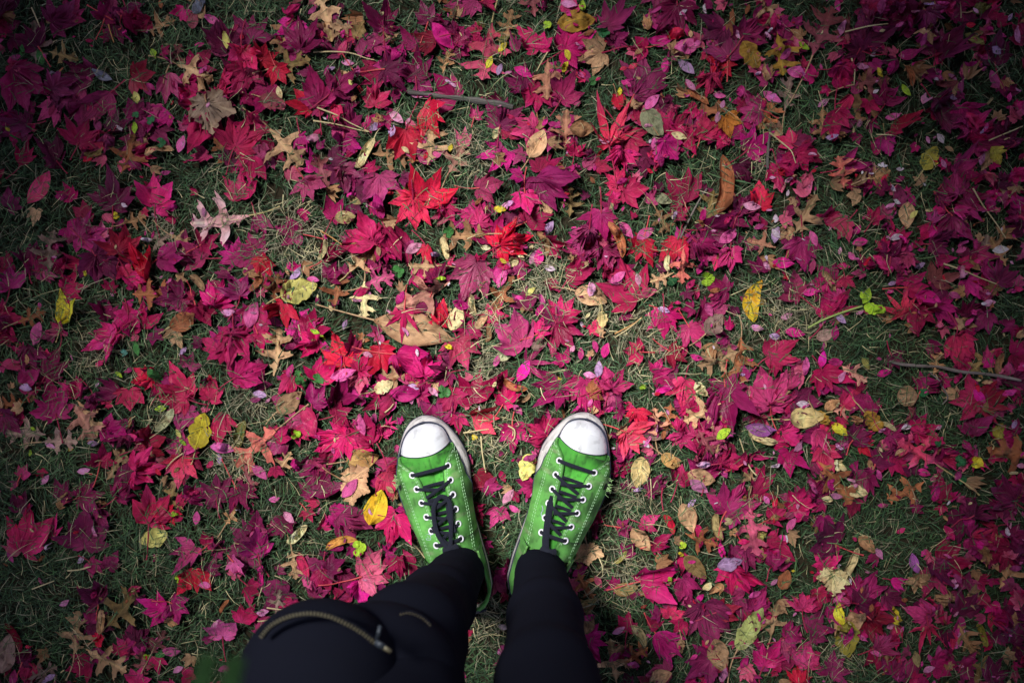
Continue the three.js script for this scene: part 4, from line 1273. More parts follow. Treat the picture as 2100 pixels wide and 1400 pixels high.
ov 1630 1172 9 0 yellow
ml 1942 1230 48 -92 tan
mp 1798 1275 80 -40 deepred
mn 1908 1306 90 -82 rosered
mp 1885 1258 76 160 roseplum
mf 1822 1322 60 30 roseplum
mp 1835 1372 70 80 plumcrimson
mp 1645 1235 70 90 rose
mp 1680 1285 76 60 plumrose
m5 1655 1345 66 90 rose
mp 1640 1388 64 60 scarlet
mn 2030 1090 58 200 rosered
bl 1612 1190 46 70 rust
mp 1960 1146 100 0 deepcrimson
mp 1985 1240 80 60 plum
m5 2085 1090 60 60 plumcrimson
mp 1930 1180 70 -60 plum
m5 1840 1230 60 -30 plum
mp 1720 1370 70 40 plum
ok 1985 1310 70 -60 tanbrown
ov 2085 1165 24 10 plumpink
mp 1600 1060 60 30 crimson
m5 1990 1350 50 60 plumcrimson
mp 2050 1380 80 60 plum
mp 2080 1290 80 100 plum
ov 1853 1090 20 30 pinkred
m5 1690 1180 46 -20 crimson
mp 1630 1300 60 30 plumcrimson
`;
// ================================================================ the two green canvas shoes. Own axes: m = towards the inner side, h = up, a = from heel to toe, all in cm
const MED = table([[0, 0.4], [0.4, 1.7], [1.3, 2.6], [2.9, 3.35], [6, 3.6], [9, 3.55], [12, 3.5], [14.8, 3.65], [17.8, 4.35], [19.6, 4.65], [21.2, 4.62], [22.4, 4.35], [23.4, 4.02], [24.5, 3.55], [25.5, 2.98], [26.2, 2.45], [26.8, 1.78], [27.2, 1.12], [27.4, 0.6], [27.5, 0.02]]);
const LAT = table([[0, 0.4], [0.4, 1.7], [1.3, 2.6], [2.9, 3.35], [6, 3.75], [9, 4.0], [12, 4.35], [14.8, 4.8], [17.8, 5.25], [19.6, 5.4], [21.2, 5.2], [22.4, 4.82], [23.3, 4.4], [24.3, 3.92], [25.2, 3.4], [26, 2.85], [26.6, 2.3], [27.05, 1.7], [27.3, 1.15], [27.44, 0.6], [27.5, 0.02]]);
const CROWN = table([[8.6, 9.9], [11, 9.1], [13, 8.4], [15, 7.7], [17, 7.05], [19, 6.4], [21, 5.85], [23, 5.45], [24.4, 4.95], [25.4, 4.3], [26, 3.65], [26.45, 2.9]]);
const INSET_M = table([[0, 0.35], [9, 0.3], [15, 0.0], [17, 0.0], [18.5, 0.75], [20.5, 1.1], [22, 1.2], [24, 1.1], [26, 1.1]]), INSET_L = table([[0, 0.12], [14, -0.3], [18, -0.05], [20, 0.15], [22, 0.4], [25, 0.65], [26.5, 1.0]]);
const BASE_H = 2.5;
// rim of the upper where it meets the rubber
const upperW = (a, s) => { const t = clamp(a, 0, 26.4), f = a > 20 ? 20 + (a - 20) * (27.5 - 20) / (26.45 - 20) : a; return s > 0 ? Math.max(0.02, lerp(MED(a) - INSET_M(a), MED(f) , smooth(23.5, 26.4, a)) ) : Math.max(0.02, lerp(LAT(a) - INSET_L(a), LAT(f), smooth(23.5, 26.4, a))); };
const surfaceH = (a, m) => { const w = upperW(a, m), u = Math.min(1, Math.abs(m) / w), c = CROWN(a), p = lerp(0.55, 0.62, smooth(18, 25, a)); return BASE_H + (c - BASE_H) * Math.pow(Math.max(0, 1 - Math.pow(u, 2.15)), p); };
const onUpper = (a, m, lift = 0) => { const w = upperW(a, m), mm = clamp(m, -w * 1.0, w * 1.0), e = 0.05, hx = (surfaceH(a, clamp(mm + e, -w, w)) - surfaceH(a, clamp(mm - e, -w, w))) / (2 * e), L = Math.hypot(hx, 1); return [mm - hx / L * lift, surfaceH(a, mm) + lift / L, a]; };
const capBack = (u) => 22.35 + 0.95 * u * u;                     // rear edge of the rubber toe cap
// the facings: the edge of the canvas quarters beside the laces, m as a function of a
const FACE_M = table([[8.6, 0.45], [11, 0.62], [14, 0.85], [17, 1.05], [19.2, 1.2], [20.3, 1.42], [21.2, 1.9], [22, 2.55], [22.7, 3.2], [23.1, 3.75]]);
const FACE_L = table([[8.6, 0.75], [11, 0.95], [14, 1.3], [17, 1.65], [19.4, 1.95], [20.4, 2.35], [21.2, 3.0], [22, 3.75], [22.6, 4.35], [23, 4.7]]);

const tex = {
  canvas: dataTex(512, (u, v) => { const w = (Math.sin(u * Math.PI * 2 * 128) * Math.sin(v * Math.PI * 2 * 128)) * 0.05, n = fbm(u * 6, v * 6, 201), d = smooth(0.55, 0.8, fbm(u * 9, v * 4, 211)), f = smooth(0.6, 0.85, fbm(u * 4, v * 12, 221)); const st = smooth(0.5, 0.9, fbm(u * 26, v * 20, 215)), k = 0.6 + 0.48 * n + w - 0.2 * d - 0.16 * st; return [k * (0.9 + 0.3 * f), k, k * (0.9 + 0.35 * f)]; }, true),
  weave: dataTex(256, (u, v) => { const k = 0.5 + 0.25 * Math.sin(u * Math.PI * 2 * 64) * Math.sin(v * Math.PI * 2 * 64) + 0.3 * (fbm(u * 10, v * 10, 231) - 0.5); return [k, k, k]; }),
  rubber: dataTex(512, (u, v) => { const n = fbm(u * 8, v * 8, 241), s = smooth(0.55, 0.78, fbm(u * 5, v * 22, 251)), sp = hash(u * 512, v * 512, 3) > 0.994 ? 0.25 : 0; const k = 0.95 - 0.3 * n * n - 0.22 * s - sp; return [k, k * 0.985, k * 0.965]; }, true),
  cap: dataTex(512, (u, v) => { const n = fbm(u * 5, v * 5, 261), s = smooth(0.62, 0.8, fbm(u * 11, v * 7, 271)), sp = hash(u * 512, v * 512, 9) > 0.997 ? 0.14 : 0; const k = 0.98 - 0.13 * n - 0.12 * s - sp - 0.08 * smooth(0.6, 0.8, fbm(u * 16, v * 16, 277)); return [k, k, k * 0.99]; }, true),
};
const M = {
  canvas: new THREE.MeshStandardMaterial({ map: tex.canvas, bumpMap: tex.weave, bumpScale: 0.0008, color: new THREE.Color().setRGB(0.175, 0.45, 0.105), roughness: 0.85, side: THREE.DoubleSide }),
  tongue: new THREE.MeshStandardMaterial({ map: tex.canvas, bumpMap: tex.weave, bumpScale: 0.0004, color: new THREE.Color().setRGB(0.085, 0.38, 0.045), roughness: 0.88, side: THREE.DoubleSide }),  // darker than the canvas: shade between the laces put into the colour
  edgeShade: new THREE.MeshStandardMaterial({ color: new THREE.Color().setRGB(0.03, 0.14, 0.02), roughness: 0.9 }),  // dark green of the painted shade line beside the laces
  rubber: new THREE.MeshStandardMaterial({ map: tex.rubber, bumpMap: tex.rubber, bumpScale: 0.0005, color: new THREE.Color().setRGB(0.7, 0.69, 0.7), roughness: 0.62, side: THREE.DoubleSide }),
  cap: new THREE.MeshPhysicalMaterial({ map: tex.cap, color: new THREE.Color().setRGB(0.80, 0.82, 0.87), roughness: 0.42, side: THREE.DoubleSide }),
  navy: new THREE.MeshStandardMaterial({ color: new THREE.Color().setRGB(0.010, 0.014, 0.04), roughness: 0.6 }),
  lace: new THREE.MeshStandardMaterial({ bumpMap: tex.weave, bumpScale: 0.0004, color: new THREE.Color().setRGB(0.006, 0.008, 0.018), roughness: 1 }),
  eyelet: new THREE.MeshPhysicalMaterial({ color: new THREE.Color().setRGB(0.74, 0.73, 0.8), roughness: 0.35 }),
  hole: new THREE.MeshStandardMaterial({ color: 0x07080d, roughness: 1, side: THREE.DoubleSide }),
  thread: new THREE.MeshStandardMaterial({ color: new THREE.Color().setRGB(0.36, 0.62, 0.34), roughness: 0.8 }),
  lining: new THREE.MeshStandardMaterial({ bumpMap: tex.weave, bumpScale: 0.0004, color: new THREE.Color().setRGB(0.6, 0.62, 0.66), roughness: 0.9, side: THREE.DoubleSide }),
  ink: new THREE.MeshStandardMaterial({ color: new THREE.Color().setRGB(0.4, 0.4, 0.6), roughness: 0.8 }),
  fray: new THREE.MeshStandardMaterial({ color: new THREE.Color().setRGB(0.3, 0.5, 0.2), roughness: 0.9, side: THREE.DoubleSide }),
};
const SHOES = [
  { side: 1, heel: [1073, 1229], aim: Math.atan2(132, 380) },      // right: side = +1, inner side towards -x
  { side: -1, heel: [974, 1243], aim: -Math.atan2(108, 396) },
];
const soleLoop = (grow = 0, n = 72) => { // outline of the sole, heel -> inner side -> toe -> outer side
  const out = [], A = []; for (let i = 0; i <= n; i++) { const t = i / n; A.push(27.5 * (0.5 - 0.5 * Math.cos(Math.PI * t))); }
  for (const a of A) out.push([MED(a), a]); for (const a of A.slice(1, -1).reverse()) out.push([-LAT(a), a]);
  if (!grow) return out;
  return out.map(([m, a], i) => { const p = out[(i + out.length - 2) % out.length], q = out[(i + 2) % out.length], dx = q[1] - p[1], dy = -(q[0] - p[0]), L = Math.hypot(dx, dy) || 1; return [m + dx / L * grow, a + dy / L * grow]; });
};
{
  const inv = SHOES.map((s) => ({ x: wx(s.heel[0]), z: wz(s.heel[1]), c: Math.cos(s.aim), s: Math.sin(s.aim), side: s.side }));
  underSole = (x, z) => inv.some((S) => { const dx = (x - S.x) * 100, dz = (z - S.z) * 100, a = dx * S.s - dz * S.c, r = dx * S.c + dz * S.s, m = -r * S.side; return a > -0.2 && a < 27.6 && m < MED(clamp(a, 0, 27.5)) + 0.1 && m > -LAT(clamp(a, 0, 27.5)) - 0.1; });
}
function makeShoe({ side, heel, aim }, label) {
  const T = thing('canvas_shoe', label, 'shoe', 'green canvas shoes worn by the person'); T.position.set(wx(heel[0]), 0.007, wz(heel[1])); T.rotation.y = -aim;
  const W = ([m, h, a]) => [-side * m / 100, h / 100, -a / 100], uvm = (r, c, p) => [p[0] * 9, p[2] * 9];
  const part = (name, geo, mat, par = T) => mesh(name, geo, mat, par);
  // sole: outsole, foxing wall, sloping toe bumper up to the navy line
  const L0 = soleLoop(-0.25), L1 = soleLoop(0), insetTo = (k) => L1.map(([m, a]) => { const f = a > 20 ? 20 + (a - 20) * (26.45 - 20) / 7.5 : Math.max(a, 0.12), w = upperW(f, m); return lerp2([m, a], [Math.sign(m) * Math.min(Math.abs(w), Math.abs(m) + 0.35), f], k); });
  function lerp2(p, q, k) { return [lerp(p[0], q[0], k), lerp(p[1], q[1], k)]; }
  const LT = insetTo(1), LM = insetTo(0.35), N = L1.length;
  const ringsAt = [[L0, 0], [L1, 0.35], [L1, 1.0], [L1.map((p, i) => lerp2(p, LM[i], 0.15)), 1.7], [LM, 2.15], [insetTo(0.72), 2.4], [LT, 2.55]];
  part('sole', sheet(ringsAt.length - 1, N, (i, j) => { const [L, h] = ringsAt[Math.round(i * (ringsAt.length - 1))], p = L[Math.round(j * N) % N]; return W([p[0], h, p[1]]); }, (i, j, p) => [j * 6, i * 0.9]), M.rubber);
  // raised foxing band with its line, and the navy piping above the rubber
  part('piping', cord(LT.filter((p, i) => i % 2 === 0).map(([m, a]) => { const c = a > 18 ? [m * 0.55, 18] : [0, a], L = Math.hypot(m - c[0], a - c[1]) || 1, g = a > 15 ? 0.19 : 0.1; return W([m + (m - c[0]) / L * g, 2.74, a + (a - c[1]) / L * g]); }), 0.0014, 0.0014, { seg: 220, sides: 6, closed: true }), M.navy);
  part('foxing_line', cord(L1.filter((p, i) => i % 2 === 0).map(([m, a]) => W([m * 1.004, 1.15, a])), 0.0006, 0.0006, { seg: 200, sides: 5, closed: true }), M.navy);
  // toe cap
  part('toe_cap', sheet(22, 30, (i, j) => { const u = j * 2 - 1, a = lerp(capBack(u), 26.42, Math.pow(i, 0.8)), w = upperW(a, u), edge = Math.min(1, i * 8) ; return W(onUpper(a, u * w * 0.995, 0.05 + 0.13 * edge)); }, (i, j, p) => [p[0] * 8, p[2] * 8]), M.cap);
  part('cap_seam', cord(Array.from({ length: 17 }, (_, k) => { const u = k / 8 - 1; return W(onUpper(capBack(u * 0.97) - 0.02, u * 0.97 * upperW(22.8, u), 0.06)); }), 0.0006, 0.0006, { seg: 50, sides: 5 }), M.navy);
  // vamp and tongue under the laces
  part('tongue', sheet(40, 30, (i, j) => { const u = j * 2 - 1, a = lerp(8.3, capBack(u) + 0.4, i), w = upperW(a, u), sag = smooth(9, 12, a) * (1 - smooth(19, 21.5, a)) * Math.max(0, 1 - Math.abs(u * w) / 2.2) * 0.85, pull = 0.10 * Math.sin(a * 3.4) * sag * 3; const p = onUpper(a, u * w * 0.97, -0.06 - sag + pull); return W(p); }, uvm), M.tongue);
  // canvas quarters with their facings
  for (const s of [1, -1]) {
    const face = s > 0 ? FACE_M : FACE_L, a1 = s > 0 ? 23.05 : 22.95;
    part('canvas_quarter', sheet(56, 14, (i, j) => {
      const a = lerp(8.4, a1, i), w = upperW(a, s) * 0.998, e = Math.min(face(a), w * 0.985), k = Math.max(0, j * 15 - 1) / 14, m = s * lerp(e, w, Math.pow(k, 0.9)), wrinkle = (0.07 * Math.sin(a * 1.9 + m * 1.3) + 0.09 * smooth(16, 20, a) * Math.sin(a * 4.6 - m * 1.1) + 0.16 * (fbm(a * 0.6, m * 0.8 + 9, side + 3) - 0.5)) * smooth(0, 0.3, k) * (1 - smooth(0.75, 1, k));
      return W(onUpper(a, m, j === 0 ? -0.05 : 0.22 + wrinkle));
    }, uvm), M.canvas);
  }
  for (const s of [1, -1]) part('facing_shade_line', cord(Array.from({ length: 26 }, (_, k) => { const a = lerp(8.6, s > 0 ? 22.9 : 22.8, k / 25), e = Math.min((s > 0 ? FACE_M : FACE_L)(a), upperW(a, s) * 0.98); return W(onUpper(a, s * (e - 0.02), 0.1)); }), 0.0009, 0.0011, { seg: 70, sides: 6 }), M.edgeShade);  // dark cord painted in for the shade under each facing's edge
  // back part round the ankle, with the white lining inside and the heel strip
  const back = []; for (let k = 0; k <= 44; k++) { const t = k / 44 * 2 - 1, a = 9.2 * Math.pow(Math.abs(t), 1.5), m = Math.sign(t || 1) * upperW(Math.max(a, 0.02), t); back.push([Math.abs(t) < 0.02 ? 0 : m, a]); }
  const lowCut = side < 0 ? 0.9 : 0.25, wall = (lift) => (i, j) => { const [m, a] = back[Math.round(j * 44)], top = 5.9 + 3.2 * smooth(4, 9.2, a) + 0.5 * (1 - smooth(0, 2, a)), h = lerp(BASE_H - 0.1, top, i), bulge = (m > 0 ? 0.02 : 0.3) * Math.sin(i * Math.PI * 0.8), lean = (0.9 * i * i + (m > 0 ? -lowCut * i : 0.25 * i)); const k = Math.max(0.3, 1 + (bulge - lean + lift) / Math.max(2.2, Math.abs(m) + 0.6)); return W([m * k, h, (a - 4.5) * (1 + (bulge * 0.3 - lean * 0.3 + lift * 0.6) / 5) + 4.5 + 0.9 * i * i * (1 - smooth(0, 3.5, a))]); };
  part('heel_quarter', sheet(14, 44, wall(0.06), uvm), M.canvas);
  part('lining', sheet(10, 44, wall(-0.16), uvm), M.lining);
  part('collar_binding', cord(Array.from({ length: 23 }, (_, k) => wall(-0.05)(1, k / 22)), 0.0017, 0.0017, { seg: 70, sides: 8 }), M.canvas);
  part('heel_strip', sheet(10, 4, (i, j) => wall(0.16)(i, 0.5 + (j - 0.5) * 0.11), uvm), M.navy);
  // eyelets, six a side
  const rows = [20.4, 18.55, 16.7, 14.85, 13.0, 11.15], eM = [], eL = [];
  rows.forEach((a, r) => {
    for (const [s, m, list] of [[1, FACE_M(a) + 0.68, eM], [-1, -(FACE_L(a) + 0.7), eL]]) {
      const mm = r === 0 ? (s > 0 ? 1.95 : -2.7) : m, p = onUpper(a, mm, 0.27), q = onUpper(a, mm, 1.2), g = new THREE.TorusGeometry(0.0036, 0.00118, 8, 22); list.push(p);
      const n = new THREE.Vector3(...W(q)).sub(new THREE.Vector3(...W(p))).normalize(), o = new THREE.Object3D(); o.quaternion.setFromUnitVectors(new THREE.Vector3(0, 0, 1), n); o.position.set(...W(p)); o.updateMatrix(); g.applyMatrix4(o.matrix);
      const ring = part('eyelet', g, M.eyelet), d = new THREE.CircleGeometry(0.003, 16); d.applyMatrix4(o.matrix.clone().multiply(new THREE.Matrix4().makeTranslation(0, 0, 0.0002))); part('eyelet_hole', d, M.hole, ring);
    }
  });
  // laces: straight bar at the toe, then crosses
  const ribbons = [], up = 0.32, lift = (p, k = up) => [p[0], p[1] + k, p[2]], mid = (p, q, t, k) => { const a = lerp(p[2], q[2], t), m = lerp(p[0], q[0], t); return [m, surfaceH(a, m) + k, a]; };
  const bar = (p, q, k0, k1) => ribbons.push(cord([lift(p, 0.02), mid(p, q, 0.12, k0 + 0.12), mid(p, q, 0.35, k0), mid(p, q, 0.65, k1), mid(p, q, 0.88, k1 + 0.1), lift(q, k1 < 0.2 ? -0.1 : 0.02)].map(W), 0.0026, 0.0012, { seg: 26, sides: 8 }));
  bar(eM[0], eL[0], 0.5, 0.5);
  for (let r = 1; r < 6; r++) {
    const target = (from, to, t) => [lerp(from[0], to[0], t), 0, lerp(from[2], to[2], t)];
    const qL = target(eL[r], eM[r - 1], 0.72), qM = target(eM[r], eL[r - 1], 0.66);
    const under = (e, q, k) => ribbons.push(cord([lift(e, 0.02), mid(e, q, 0.2, 0.36 + k), mid(e, q, 0.5, 0.34 + k), mid(e, q, 0.8, 0.2), [q[0], surfaceH(q[2], q[0]) + 0.04, q[2]]].map(W), 0.0023, 0.0012, { seg: 22, sides: 8 }));
    if (r < 5) ribbons.push(cord([lift(eL[r], -0.1), mid(eL[r], eM[r], 0.25, 0.0), mid(eL[r], eM[r], 0.5, -0.3), mid(eL[r], eM[r], 0.75, 0.0), lift(eM[r], -0.1)].map(W), 0.0022, 0.0011, { seg: 20 }));
    if (r === 5) { bar(eM[r], eL[r], 0.5, 0.5); continue; }
    under(eL[r], [eM[r][0] - 0.85, 0, rows[r] - 0.95], 0.0); under(eM[r], [eL[r][0] + 0.75, 0, rows[r] - 1.5], 0.16);
  }
  const S = (m, a, k) => [m, surfaceH(a, m) + k, a];
  if (side < 0) { // loop of the bow lying forward, knot and ends
    ribbons.push(cord([S(-0.3, 10.6, 1.0), S(-1.1, 12.3, 1.1), S(-1.25, 14.3, 0.9), S(-0.75, 16.2, 0.8), S(0.35, 17.0, 0.8), S(1.15, 16.3, 0.85), S(1.1, 14.6, 1.0), S(0.6, 12.6, 1.1), S(0.0, 10.4, 1.1)].map(W), 0.0029, 0.0013, { seg: 70 }));
    ribbons.push(cord([S(0.0, 10.8, 0.9), S(-0.9, 12.0, 0.75), S(-1.7, 13.6, 0.6)].map(W), 0.0026, 0.0012));
    ribbons.push(cord([S(0.9, 12.2, 0.8), S(0.8, 14.2, 0.7), S(0.95, 15.6, 0.6)].map(W), 0.0034, 0.0013));
    ribbons.push(cord([S(-0.9, 10.4, 0.9), S(0, 10.3, 1.3), S(0.9, 10.5, 0.9)].map(W), 0.005, 0.0035));
  } else { // one end hangs straight forward beside the inner eyelets
    ribbons.push(cord([S(0.1, 8.9, 1.0), S(0.75, 10.5, 0.8), S(1.15, 12.6, 0.65), S(1.5, 14.6, 0.55), S(1.72, 15.9, 0.5)].map(W), 0.0044, 0.0013, { seg: 40, taper: (t) => 1 - 0.55 * smooth(0.82, 1, t) }));
    ribbons.push(cord([S(-0.9, 9.6, 0.9), S(0, 9.3, 1.2), S(0.9, 9.6, 0.9)].map(W), 0.005, 0.0035));
  }
  part('shoelace', mergeGeometries(ribbons), M.lace);
  // double stitching along the facings and down the sides
  const dashes = [], run = (f, a0, a1, step, lift) => { for (let a = a0; a < a1; a += step) { const p = f(a), q = f(a + step * 0.62); dashes.push(cord([W(onUpper(a, p, lift)), W(onUpper(a + step * 0.3, (p + q) / 2, lift + 0.02)), W(onUpper(a + step * 0.62, q, lift))], 0.00033, 0.00033, { seg: 2, sides: 4 })); } };
  for (const o of [0.22, 0.4]) { run((a) => FACE_M(a) + o, 10.5, 22.3, 0.42, 0.26); run((a) => -(FACE_L(a) + o), 10.5, 22.1, 0.42, 0.26); }
  const sideM = table([[8.6, 2.25], [14, 2.75], [19, 3.05], [22.6, 3.05]]), sideL = table([[8.6, 2.75], [14, 3.4], [19, 4.0], [22.4, 4.35]]);
  for (const o of [0, 0.2]) { run((a) => sideM(a) + o, 9, 22.4, 0.42, 0.27); run((a) => -(sideL(a) + o), 9, 21.6, 0.42, 0.27); }
  Object.assign(part('stitching', mergeGeometries(dashes), M.thread).userData, { kind: 'stuff' });
  // worn hole at the outer side of the toes, with loose threads
  const tearA = side > 0 ? 18.9 : 19.6;
  part('worn_hole', sheet(8, 8, (i, j) => { const f = j * Math.PI * 2, r = i * (0.55 + 0.25 * hash(Math.round(j * 8) % 8, 3, side + 5)); return W(onUpper(tearA + Math.cos(f) * r * 1.5, -(upperW(tearA, -1) * 0.93) + Math.sin(f) * r * 0.5, 0.2)); }), M.hole);
  const R = rng(side + 50), th = []; for (let k = 0; k < 15; k++) { const a = tearA - 0.9 + R() * 2.2, m = -(upperW(a, -1) - 0.15), l = 0.3 + R() * 0.6; th.push(cord([onUpper(a, m, 0.15), [m - l * 0.5, surfaceH(a, m) + 0.25, a + (R() - 0.5) * 0.5], [m - l, surfaceH(a, m) + R() * 0.3, a + (R() - 0.5) * 0.9]].map(W), 0.00035, 0.00035, { seg: 6, sides: 4 })); }
  Object.assign(part('loose_threads', mergeGeometries(th), M.fray).userData, { kind: 'stuff' });
  // pen doodles on the canvas
  const line = (...p) => part('pen_mark', cord(p.map(([m, a]) => W(onUpper(a, m, 0.26))), 0.00045, 0.0004, { seg: 12, sides: 4 }), M.ink);
  if (side < 0) { const m0 = -2.75, a0 = 12.0; line([m0, a0], [m0 + 0.55, a0], [m0 + 0.6, a0 + 0.6], [m0, a0 + 0.65], [m0, a0]); line([m0 + 0.15, a0 + 0.15], [m0 + 0.4, a0 + 0.5]); line([m0 + 0.4, a0 + 0.1], [m0 + 0.2, a0 + 0.5]); line([m0 + 0.6, a0 + 0.55], [m0 + 1.0, a0 + 0.6]); }
  else { const m0 = -2.9, a0 = 12.2; line([m0, a0 + 0.9], [m0 + 0.02, a0 + 0.2], [m0 + 0.3, a0], [m0 + 0.5, a0 + 0.2]); line([m0 + 0.8, a0 + 0.2], [m0 + 1.1, a0 + 0.5], [m0 + 1.4, a0 + 0.3]); line([m0 + 1.0, a0 + 0.8], [m0 + 1.3, a0 + 0.75], [m0 + 1.5, a0 + 0.9]); line([2.2, 14.2], [1.95, 13.8], [2.0, 13.3], [1.75, 12.9]); }
  return T;
}
makeShoe(SHOES[1], 'left green canvas shoe with a white toe cap and a navy lace bow');
makeShoe(SHOES[0], 'right green canvas shoe with a white toe cap and a loose lace end lying forward');
// ================================================================ leaves: placing
const D2R = Math.PI / 180, LITTER_H = 0.02;
const entries = LEAVES.trim().split('\n').map((line, i) => {
  const [head, rest] = line.split('|').map((s) => s.trim()), [kind, x, y, size, dir, colour] = head.split(/\s+/), [label, mark] = (rest ?? '').split('>').map((s) => s.trim());
  return { i, kind, x: +x, y: +y, size: +size, dir: +dir, colour, label, mark, label0: !!label };
});
// --- lower layer: leaves so deep in the litter that only bits of them show
{
  const R = rng(4242), geoM = [], geoO = [], reds = ['plum', 'plumcrimson', 'crimson', 'magentacrimson', 'plumrose', 'deepcrimson', 'roseplum', 'rose', 'mauve', 'magenta'], dry = ['tanbrown', 'brown', 'taupe', 'rust', 'olivebrown', 'tan'], ovs = ['magenta', 'pinkmid', 'plumpink', 'lilacpink', 'pink', 'magentaplum', 'crimson', 'crimson'];
  const pick = (a) => a[(R() * a.length) | 0];
  for (let i = 0; i < 4200; i++) {
    const x = (R() * 2 - 1) * 1.42, z = (R() * 2 - 1) * 1.12, px = 1050 + x * 1490, py = 700 + z * 1490, inside = Math.abs(x) < 0.74 && Math.abs(z) < 0.5;
    const g = inside ? grassy(px, py) : smooth(0.5, 0.72, fbm(x * 5, z * 5, 17));
    if (R() < g * 1.02 || (inside && R() < 0.2)) continue;
    if (!inside && R() < 0.35) continue;
    const small = R() < 0.3, kind = small ? 'ov' : R() < 0.12 ? 'ok' : R() < 0.7 ? 'mp' : 'm5', size = (small ? 22 + R() * 16 : 46 + R() * 44) / 1480;
    const shape = leafShape(kind, size, R), P = settle(shape, x, z, R() * 6.28, 0.2), col = paint(shape, small ? pick(ovs) : kind === 'ok' ? pick(dry) : pick(reds), R, kind);
    (small ? geoO : geoM).push(toGeo(P, shape, col));
  }
  tag(mesh('leaf_litter', mergeGeometries(geoM), skins[2]), 'layer of dull crimson, plum and brown leaves deep in the litter under the others', 'leaf litter', null, 'stuff');
  tag(mesh('small_leaf_litter', mergeGeometries(geoO), skins[1]), 'scatter of tiny pink and magenta leaves lost in the litter', 'leaf litter', null, 'stuff');
}
// --- the leaves of the photograph, one object each, from the lowest to the topmost
const rank = { ok: 0.6, mp: 1, m5: 1, mn: 1.4, mf: 1, ml: 1, bl: 1.3, yl: 2, hn: 2, cu: 1.6, rd: 2, cl: 2.4, ov: 3 };
const order = [...entries].sort((a, b) => (rank[a.kind] + (a.label ? 1 : 0) + (a.size < 45 ? 0.25 : 0)) - (rank[b.kind] + (b.label ? 1 : 0) + (b.size < 45 ? 0.25 : 0)) || a.i - b.i);
// labels: where a leaf has none of its own, it is told by its colour, kind and the nearest thing that stands out
const marks = entries.filter((e) => e.mark).map((e) => ({ x: e.x, y: e.y, text: e.mark, id: e.i }));
marks.push({ x: 890, y: 960, text: "the left shoe", id: -1 }, { x: 1170, y: 960, text: "the right shoe", id: -2 }, { x: 960, y: 205, text: 'the grey bark-covered twig', id: -3 }, { x: 1950, y: 757, text: 'the bare white twig', id: -4 }, { x: 1765, y: 630, text: 'the lime green sprig', id: -5 });
const SECT = ['right of', 'upper right of', 'above', 'upper left of', 'left of', 'lower left of', 'below', 'lower right of'];
const ORD = ['nearest', 'second', 'third', 'fourth'];
const classOf = (e) => PAL[e.colour][1] + ' ' + NOUN[e.kind][1];
const sector = (m, e) => Math.round((Math.atan2(m.y - e.y, e.x - m.x) / (Math.PI / 4)) + 8) % 8, dist = (m, e) => Math.hypot(m.x - e.x, m.y - e.y);
const byClass = {};
for (const e of entries) (byClass[classOf(e)] ??= []).push(e);
const taken = new Set(entries.filter((e) => e.label).map((e) => e.label));
for (const e of entries) {
  if (e.label) continue;
  const near = marks.filter((m) => m.id !== e.i).map((m) => ({ m, d: dist(m, e) })).sort((a, b) => a.d - b.d).slice(0, 6), C = classOf(e);
  const found = (() => { for (let r = 0; r < 4; r++) for (const { m, d } of near) {
    const s = sector(m, e), rivals = byClass[C].filter((o) => o !== e && o.i !== m.id && sector(m, o) === s && dist(m, o) < d).length;
    if (rivals !== r) continue;
    const where = (d < 62 ? 'just ' : '') + SECT[s] + ' ' + m.text, text = r === 0 ? (byClass[C].length === 1 ? `${C} ${where}` : `${C} ${where}`) : `${ORD[r]} ${C} ${where}`;
    if (!taken.has(text) && text.split(' ').length <= 16) return text;
  } })();
  e.label = found ?? `${C} among the leaves near ${near[0].m.text}`;
  taken.add(e.label);
}
const GROUPS = { mp: 'maple leaves fallen on the lawn', m5: 'five-lobed maple leaves fallen on the lawn', mn: 'narrow-lobed maple leaves on the lawn', mf: 'folded maple leaves on the lawn', ml: 'broad maple leaves on the lawn', ok: 'oak leaves fallen on the lawn', ov: 'small oval leaves scattered on top', bl: 'broad dry leaves on the lawn', yl: 'toothed leaves on the lawn', cl: 'small rounded green and yellow leaves', cu: 'curled dry leaves on the lawn', hn: '', rd: '' };
const STALKED = { mp: 0.62, m5: 0.6, mn: 0.8, mf: 0.6, ml: 1, ok: 0.5, yl: 0.7, bl: 0.35, hn: 1 };
